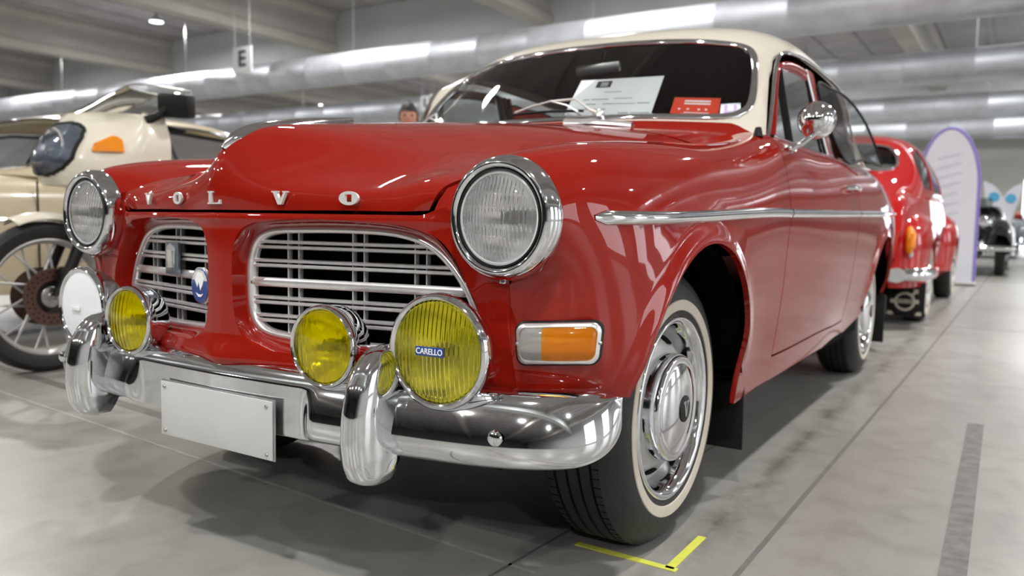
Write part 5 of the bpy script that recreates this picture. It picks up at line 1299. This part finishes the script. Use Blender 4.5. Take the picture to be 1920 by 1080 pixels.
# orange side indicators set in the fairing
for sg in (1, -1):
    def fs(u, z, d): 
        dd = (Pf[..., 1]-u)**2+(Pf[..., 2]-z)**2+(Pf[..., 0] < .2)*1; k = np.unravel_index(dd.argmin(), dd.shape); return (sg*(Pf[k][0]+d), u, z)
    o_ = [(.112, 1.012), (.222, 1.014), (.228, 1.072), (.212, 1.086), (.196, 1.088), (.125, 1.050)]
    v = [fs(a, b, -.004) for a, b in o_]+[fs(a, b, .012) for a, b in o_]; m_ = len(o_)
    MB().add(v, [tuple(range(m_, 2*m_))]+[(i, (i+1) % m_, m_+(i+1) % m_, m_+i) for i in range(m_)]).build('turn_indicator', M['orange'], MC, smooth=False)
    mrr = bpy.data.objects.new('mirror', None); COL.objects.link(mrr); mrr.parent = MC
    MB().tube([(sg*.27, .34, 1.17), (sg*.30, .385, 1.195), (sg*.315, .42, 1.24)], [.022, .018, .014], 10).build('mirror_stalk', M['black'], mrr)
    MB().box((sg*.335, .460, 1.250), (.16, .085, .115), rot=Euler((.12, .05, sg*.45)).to_matrix(), bev=.018).build('mirror_housing', M['black'], mrr)
# clear screen: tall bubble rising from the top edge of the fairing
sc_rows = []
for (z, k, lean) in ((1.195, 1.0, 0.0), (1.245, .97, .10), (1.30, .88, .19), (1.345, .72, .26), (1.375, .50, .31)):
    sc_rows.append([(x*k, y*1.0+lean, z-.02*(abs(x)/.26)**2*(k)) for x, y in ((0, .13), (.08, .137), (.15, .160), (.205, .215), (.245, .30), (.262, .38))])
Ss = Surf(sym(sc_rows)); Ps = Ss.ev(Ss.rng(0, 4, 40), Ss.rngv(0, 10, 60)); trimmed('windshield', Ps, np.ones((40, 60)), M['clear'], MC)
ed = [Ps[i, 0] for i in range(0, 40, 3)]+[Ps[39, j] for j in range(0, 60, 3)]+[Ps[i, 59] for i in range(39, -1, -3)]
MB().tube(ed, .0045, 6).build('windshield_edge', M['satin'], MC)
MB().tube([(-.34, .50, 1.13), (-.20, .42, 1.16), (0, .40, 1.14), (.20, .42, 1.16), (.34, .50, 1.13)], .013, 10).build('handlebar', M['black'], MC)
MB().box((0, .34, 1.12), (.36, .10, .12), bev=.03).build('instrument_pod', M['black'], MC)
# rest of the machine
MB().lathe([(0, -.28), (.10, -.26), (.155, -.14), (.165, 0), (.15, .15), (.09, .27), (0, .30)], (0, .86, .86), 'y', 32).build('fuel_tank', M['ivory'], MC)
MB().box((0, 1.36, .84), (.28, .74, .12), bev=.05).build('seat', M['black'], MC)
MB().box((0, .72, .42), (.30, .40, .40), bev=.05).build('engine_block', M['satin'], MC)
for s in (-1, 1):
    MB().lathe([(.075, .12), (.09, .14), (.09, .32), (.075, .34), (0, .35)], (0, .66, .46), 'x', 24, rot=Matrix.Rotation(0 if s > 0 else PI, 3, 'Z')).build('cylinder_head', M['satin'], MC) if s > 0 else MB().lathe([(.075, -.12), (.09, -.14), (.09, -.32), (.075, -.34), (0, -.35)], (0, .66, .46), 'x', 24).build('cylinder_head', M['satin'], MC)
    MB().tube([(s*.20, .60, .40), (s*.20, .55, .25), (s*.18, .9, .20), (s*.17, 1.6, .24), (s*.17, 1.95, .27)], [.02, .02, .025, .04, .045], 12).build('exhaust', M['chrome'], MC)
    MB().box((s*.27, 1.55, .66), (.20, .46, .34), bev=.05).build('pannier', M['ivory'], MC)
rwm = bpy.data.objects.new('rear_wheel', None); COL.objects.link(rwm); rwm.parent = MC; rwm.location = (0, 1.46, .325)
MB().lathe([(.24, -.05), (.29, -.062), (.315, -.045), (.325, 0), (.315, .045), (.29, .062), (.24, .05)], (0, 0, 0), 'x', 64).build('tyre', M['tire'], rwm)
MB().lathe([(.245, .03), (.22, .02), (.20, .0), (.0, .02)], (0, 0, 0), 'x', 48).build('rim', M['rim'], rwm)
MB().tube([(.0, .62, .30), (.12, 1.0, .33), (.12, 1.46, .325)], .03, 10).tube([(0, .55, .85), (0, .85, .62), (0, 1.3, .72), (0, 1.9, .78)], .025, 10).tube([(0, .26, 1.0), (0, .45, .80), (0, .62, .60)], .03, 10).build('frame', M['black'], MC)
MB().tube([(-.10, .92, .20), (-.22, .94, .012)], .011, 8).build('side_stand', M['black'], MC)

# ================================================================== black vintage car far behind, facing us
def old_car(name, loc, mat, label, sc=1.0):
    g = empty(name, loc, 0, label, 'car'); g.scale = (sc, sc, sc)
    rws = []
    for (y, z, w) in ((.02, .98, .20), (.10, 1.02, .24), (.5, 1.06, .32), (1.2, 1.10, .46), (1.35, 1.13, .58)):
        rws.append([(0, y, z), (w*.5, y, z-.03), (w*.9, y, z-.10), (w, y, z-.25), (w, y, z-.5)])
    S_ = Surf(sym(rws)); P_ = S_.ev(S_.rng(0, 4, 30), S_.rngv(0, 8, 40)); trimmed('engine_hood', P_, np.ones((30, 40)), mat, g)
    rws = []
    for (y, z, w) in ((1.34, 1.12, .60), (1.6, 1.06, .64), (2.2, .98, .66), (2.9, .98, .64), (3.5, .92, .56), (4.0, .6, .46)):
        rws.append([(0, y, z-.02), (w*.6, y, z-.01), (w*.95, y, z-.02), (w, y, z-.15), (w*1.02, y, .6), (w, y, .40)])
    S_ = Surf(sym(rws)); P_ = S_.ev(S_.rng(0, 5, 50), S_.rngv(0, 10, 50)); trimmed('cabin', P_, np.ones((50, 50)), mat, g)
    MB().prism([(-.48, 1.08), (.48, 1.08), (.46, 1.26), (-.46, 1.26)], lambda u, w, d: (u, 1.42+(w-1.08)*.4+d, w), .01).build('windscreen', M['side_glass'], g, smooth=False)
    gr = bpy.data.objects.new('radiator_grille', None); COL.objects.link(gr); gr.parent = g
    MB().prism([(-.16, .42), (.16, .42), (.24, .70), (.22, .95), (.12, 1.03), (-.12, 1.03), (-.22, .95), (-.24, .70)], lambda u, w, d: (u, -.02+d, w), .06).build('grille_shell', M['dark'], gr, smooth=False)
    for k in range(11):
        z = .47+k*.052; w = .16+.08*math.sin(min(1, (z-.42)/.35)*PI/2)-.04*max(0, (z-.9)/.1)
        MB().tube([(-w, .0, z), (0, -.055, z), (w, .0, z)], .010, 6).build('grille_bar', M['chrome'], gr)
    for sg in (1, -1):
        v = []
        for i in range(24):
            t = i/23; y = -.15+1.5*t; h = .45+.46*math.sin(PI*min(1, t*1.15+.10))**.7 if t < .8 else .45+.3*(1-t)/.2
            for j in range(12):
                a = PI*j/11; v.append((sg*(.62-.20*math.cos(a)), y, max(.30, h*.55+(h*.45)*math.sin(a)**.8) if 0 < j < 11 else .32))
        MB().add(v, grid_faces(24, 12)).build('front_fender', mat, g, auto=60)
        v = []
        for i in range(24):
            t = i/23; y = 2.7+1.35*t; h = .40+.50*math.sin(PI*t)**.7
            for j in range(12):
                a = PI*j/11; v.append((sg*(.62-.19*math.cos(a)), y, h*.55+(h*.45)*math.sin(a)**.8 if 0 < j < 11 else .32))
        MB().add(v, grid_faces(24, 12)).build('rear_fender', mat, g, auto=60)
        MB().lathe([(0, -.05), (.07, -.03), (.10, 0), (.105, .02), (.09, .10), (.04, .18), (0, .20)], (sg*.42, -.02, .84), 'y', 28).build('headlamp', M['chrome'], g)
        MB().box((sg*.66, 2.0, .34), (.22, 1.5, .05), bev=.015).build('running_board', M['black'], g)
        wheel_simple(g, sg*.72, .42, .34, .15, sg, M['black_paint']); wheel_simple(g, sg*.72, 3.35, .34, .15, sg, M['black_paint'])
        MB().tube([(sg*.25, -.28, .36), (sg*.25, -.32, .44), (sg*.25, -.28, .56)], .025, 8).build('bumper_guard', M['chrome'], g)
    MB().tube([(-.84, -.12, .44), (-.6, -.24, .44), (0, -.29, .44), (.6, -.24, .44), (.84, -.12, .44)], .045, 12).build('front_bumper', M['chrome'], g)
    return g
old_car('black_car', (.42, 12.8, 0), M['black_paint'], 'low black open vintage car with barred chrome grille, beyond the oval banner')
M['greyblue'] = simple('grey_blue_paint', (.22, .26, .30), .35, 0, .4)
old_car('grey_car', (.95, 21.5, 0), M['greyblue'], 'small grey vintage car farthest down the row, under the flags', .9)

# ================================================================== banners
M['banner'] = simple('banner_cloth', (.74, .75, .82), .7, noise=.03, nscale=6); M['purple'] = simple('purple_edge', (.25, .20, .55), .6)
M['skyblue'] = simple('blue_print', (.10, .42, .68), .6); M['greyprint'] = simple('grey_print', (.55, .58, .68), .7)
def oval_banner(loc, w, h, label):
    g = empty('oval_banner', loc, 0, label, 'banner')
    o = [(-w/2, .05)]+[(w/2*math.cos(a), h*.62+h*.38*math.sin(a)) for a in np.linspace(PI, 0, 41)]+[(w/2, .05)]
    MB().prism(o, lambda u, v_, d: (u, d, v_), .02).build('banner_cloth', M['banner'], g, smooth=False)
    MB().tube([(p[0], .01, p[1]) for p in o], .022, 8).build('banner_edge', M['purple'], g)
    r_ = random.Random(4)
    for k in range(7):
        z = h*.45+k*h*.062; w1 = w*(.22+.1*r_.random()); x0 = -w*.05*r_.random()
        MB().box((x0, -.004, z), (w1*1.6, .004, .018), rot=Euler((0, -.25, 0)).to_matrix()).build('printed_line', M['greyprint'], g, smooth=False)
    MB().box((0, .01, .03), (w*1.1, .30, .04), bev=.01).build('banner_foot', M['satin'], g)
oval_banner((.50, 10.2, 0), .70, 2.02, 'large white oval banner with purple edge standing behind the red fastback')
def feather(loc, h, lean, label):
    g = empty('feather_flag', loc, 0, label, 'flag')
    c = curve([(0, 0, 0), (lean*.35, 0, h*.35), (lean*.85, 0, h*.8), (lean, 0, h)], 24)
    MB().tube(c, .014, 8).build('flag_pole', M['satin'], g)
    v = []; nn_ = 30
    for i in range(nn_):
        t = .30+.70*i/(nn_-1); x = np.interp(t, [0, .35, .8, 1], [0, lean*.35, lean*.85, lean]); u = (t-.30)/.70
        wd = .34*(math.sin(PI*min(1, u**1.5*.80+.12))**.75)*(1 if u < .97 else .55)
        s = -1 if lean > 0 else 1
        v += [(x, 0, h*t), (x+s*wd*.5, .015, h*t+.02), (x+s*wd, 0, h*t)]
    MB().add(v, grid_faces(nn_, 3)).build('flag_cloth', M['banner'], g)
    s = -1 if lean > 0 else 1
    MB().lathe([(0, 0), (.10, 0)], (lean*.86+s*.16, -.012, h*.82), 'y', 28).build('flag_roundel', M['skyblue'], g)
feather((.92, 18.0, 0), 1.72, -.34, 'left of two small white feather flags with blue roundel')
feather((.90, 18.6, 0), 1.70, .40, 'right of two small white feather flags with blue roundel')

# ================================================================== people
def person(name, loc, rz, h, shirt, trousers, hairmat, label, bend=0.0):
    g = empty(name, loc, rz, label, 'person'); s = h/1.72
    V_ = [(0, 0, .95), (0, 0, 1.12), (0, -.0, 1.30), (0, 0, 1.43), (0, 0, 1.50), (0, -.005, 1.56),
          (.17, 0, 1.40), (.22, .01, 1.13), (.24, -.06, .90), (-.17, 0, 1.40), (-.22, .01, 1.13), (-.24, -.06, .90),
          (.09, 0, .90), (.10, -.01, .50), (.10, .02, .10), (.11, -.10, .05), (-.09, 0, .90), (-.10, -.01, .50), (-.10, .02, .10), (-.11, -.10, .05)]
    R_s = [(.15, .11), (.14, .10), (.17, .11), (.12, .085), (.055, .055), (.055, .055), (.06, .06), (.045, .045), (.032, .032), (.06, .06), (.045, .045), (.032, .032), (.095, .095), (.065, .065), (.042, .042), (.04, .03), (.095, .095), (.065, .065), (.042, .042), (.04, .03)]
    E_ = [(0, 1), (1, 2), (2, 3), (3, 4), (4, 5), (3, 6), (6, 7), (7, 8), (3, 9), (9, 10), (10, 11), (0, 12), (12, 13), (13, 14), (14, 15), (0, 16), (16, 17), (17, 18), (18, 19)]
    me = bpy.data.meshes.new('body'); me.from_pydata([Vector(v)*s for v in V_], E_, []); ob = bpy.data.objects.new('body', me); COL.objects.link(ob); ob.parent = g
    sk = ob.modifiers.new('skin', 'SKIN'); me.skin_vertices.data if hasattr(me, 'skin_vertices') and len(me.skin_vertices) else None
    bm = bmesh.new(); bm.from_mesh(me); ly = bm.verts.layers.skin.verify(); bm.verts.ensure_lookup_table()
    for i, v in enumerate(bm.verts): v[ly].radius = (R_s[i][0]*s, R_s[i][1]*s); v[ly].use_root = (i == 0)
    bm.to_mesh(me); bm.free()
    sb = ob.modifiers.new('sub', 'SUBSURF'); sb.levels = sb.render_levels = 2
    bpy.context.view_layer.update(); dg = bpy.context.evaluated_depsgraph_get(); m2 = bpy.data.meshes.new_from_object(ob.evaluated_get(dg))
    ob.modifiers.clear(); ob.data = m2; m2.materials.clear(); m2.materials.append(shirt); m2.materials.append(trousers); m2.materials.append(M['skin'])
    for p in m2.polygons:
        c = p.center/s; p.material_index = 1 if c.z < .93 and abs(c.x) < .19 else (2 if c.z > 1.485 or (abs(c.x) > .20 and c.z < 1.12) else 0); p.use_smooth = True
    # head with face
    bm = bmesh.new(); bmesh.ops.create_uvsphere(bm, u_segments=40, v_segments=28, radius=1)
    for v in bm.verts:
        x, y, z = v.co; fz = z
        X = .076*x*(1-.18*max(0, -z)); Y = .095*y*(1-.10*max(0, -z)); Z = .118*z
        if y < 0:
            Y -= .016*math.exp(-((x/.16)**2+((z+.12)/.20)**2))+.010*math.exp(-((x/.5)**2+((z+.80)/.25)**2))
            Y += .008*(math.exp(-(((abs(x)-.40)/.16)**2+((z-.05)/.12)**2)))
            Y -= .004*math.exp(-((x/.28)**2+((z+.48)/.08)**2))
        v.co = Vector((X, Y, Z+1.635-.0))*s
    mh = bpy.data.meshes.new('head'); bm.to_mesh(mh); bm.free(); mh.polygons.foreach_set('use_smooth', [True]*len(mh.polygons)); mh.materials.append(M['skin'])
    hd = bpy.data.objects.new('head', mh); COL.objects.link(hd); hd.parent = g
    for sx in (-1, 1):
        MB().lathe([(0, -.016), (.010, -.012), (.014, 0), (.010, .012), (0, .016)], Vector((sx*.078, .004, 1.632))*s, 'z', 12).build('ear', M['skin'], hd)
        MB().lathe([(0, -.006), (.008, -.003), (.011, .004)], Vector((sx*.030, -.086, 1.643))*s, 'y', 12).build('eye', M['ink'], hd)
    MB().box(Vector((0, -.098, 1.578))*s, (.042, .006, .006), bev=.002).build('mouth', M['redcard'], hd)
    bm = bmesh.new(); bmesh.ops.create_uvsphere(bm, u_segments=40, v_segments=28, radius=1)
    for v in bm.verts:
        x, y, z = v.co; lim = .30 if y < -.35 else -.25
        if z < lim: z = lim
        nzz = 1+.05*math.sin(x*21)*math.sin(y*17)
        v.co = Vector((.084*x*nzz, .103*y+.006, .130*z*nzz+1.64))*s
    mh = bpy.data.meshes.new('hair'); bm.to_mesh(mh); bm.free(); mh.polygons.foreach_set('use_smooth', [True]*len(mh.polygons)); mh.materials.append(hairmat)
    hr = bpy.data.objects.new('hair', mh); COL.objects.link(hr); hr.parent = g
    # hands: palm and five fingers
    for sx in (-1, 1):
        w = Vector((sx*.24, -.06, .90))*s; m = MB().box(w+Vector((0, -.012, -.055))*s, (.028*s, .075*s, .095*s), bev=.010)
        for k, (dy, L_) in enumerate(((-.040, .060), (-.018, .072), (.004, .068), (.024, .054))):
            b0 = w+Vector((0, dy, -.098))*s; m.tube([b0, b0+Vector((-sx*.006, -.004, -L_*.5))*s, b0+Vector((-sx*.020, -.010, -L_))*s], [.0088*s, .008*s, .006*s], 8)
        b0 = w+Vector((0, -.045, -.030))*s; m.tube([b0, b0+Vector((-sx*.008, -.028, -.028))*s, b0+Vector((-sx*.016, -.036, -.060))*s], [.011*s, .0095*s, .007*s], 8)
        m.build('hand', M['skin'], g)
        MB().box(Vector((sx*.11, -.06, .04))*s, (.095*s, .26*s, .08*s), bev=.03).build('shoe', M['black'], g)
    return g
M['shirt_grey'] = simple('grey_shirt', (.10, .11, .13), .8, noise=.1); M['shirt_red'] = simple('red_shirt', (.55, .05, .03), .8, noise=.1); M['jeans'] = simple('blue_jeans', (.04, .06, .11), .8, noise=.2)
person('person', (-3.02, 3.56, 0), math.radians(38), 1.66, M['shirt_grey'], M['jeans'], M['hair'], 'person with short black hair, only head top showing beyond the red hood')
person('person', (1.12, 27.0, 0), 0, 1.42, M['shirt_red'], M['jeans'], M['hair'], 'person in a red top far away beside the small grey car')
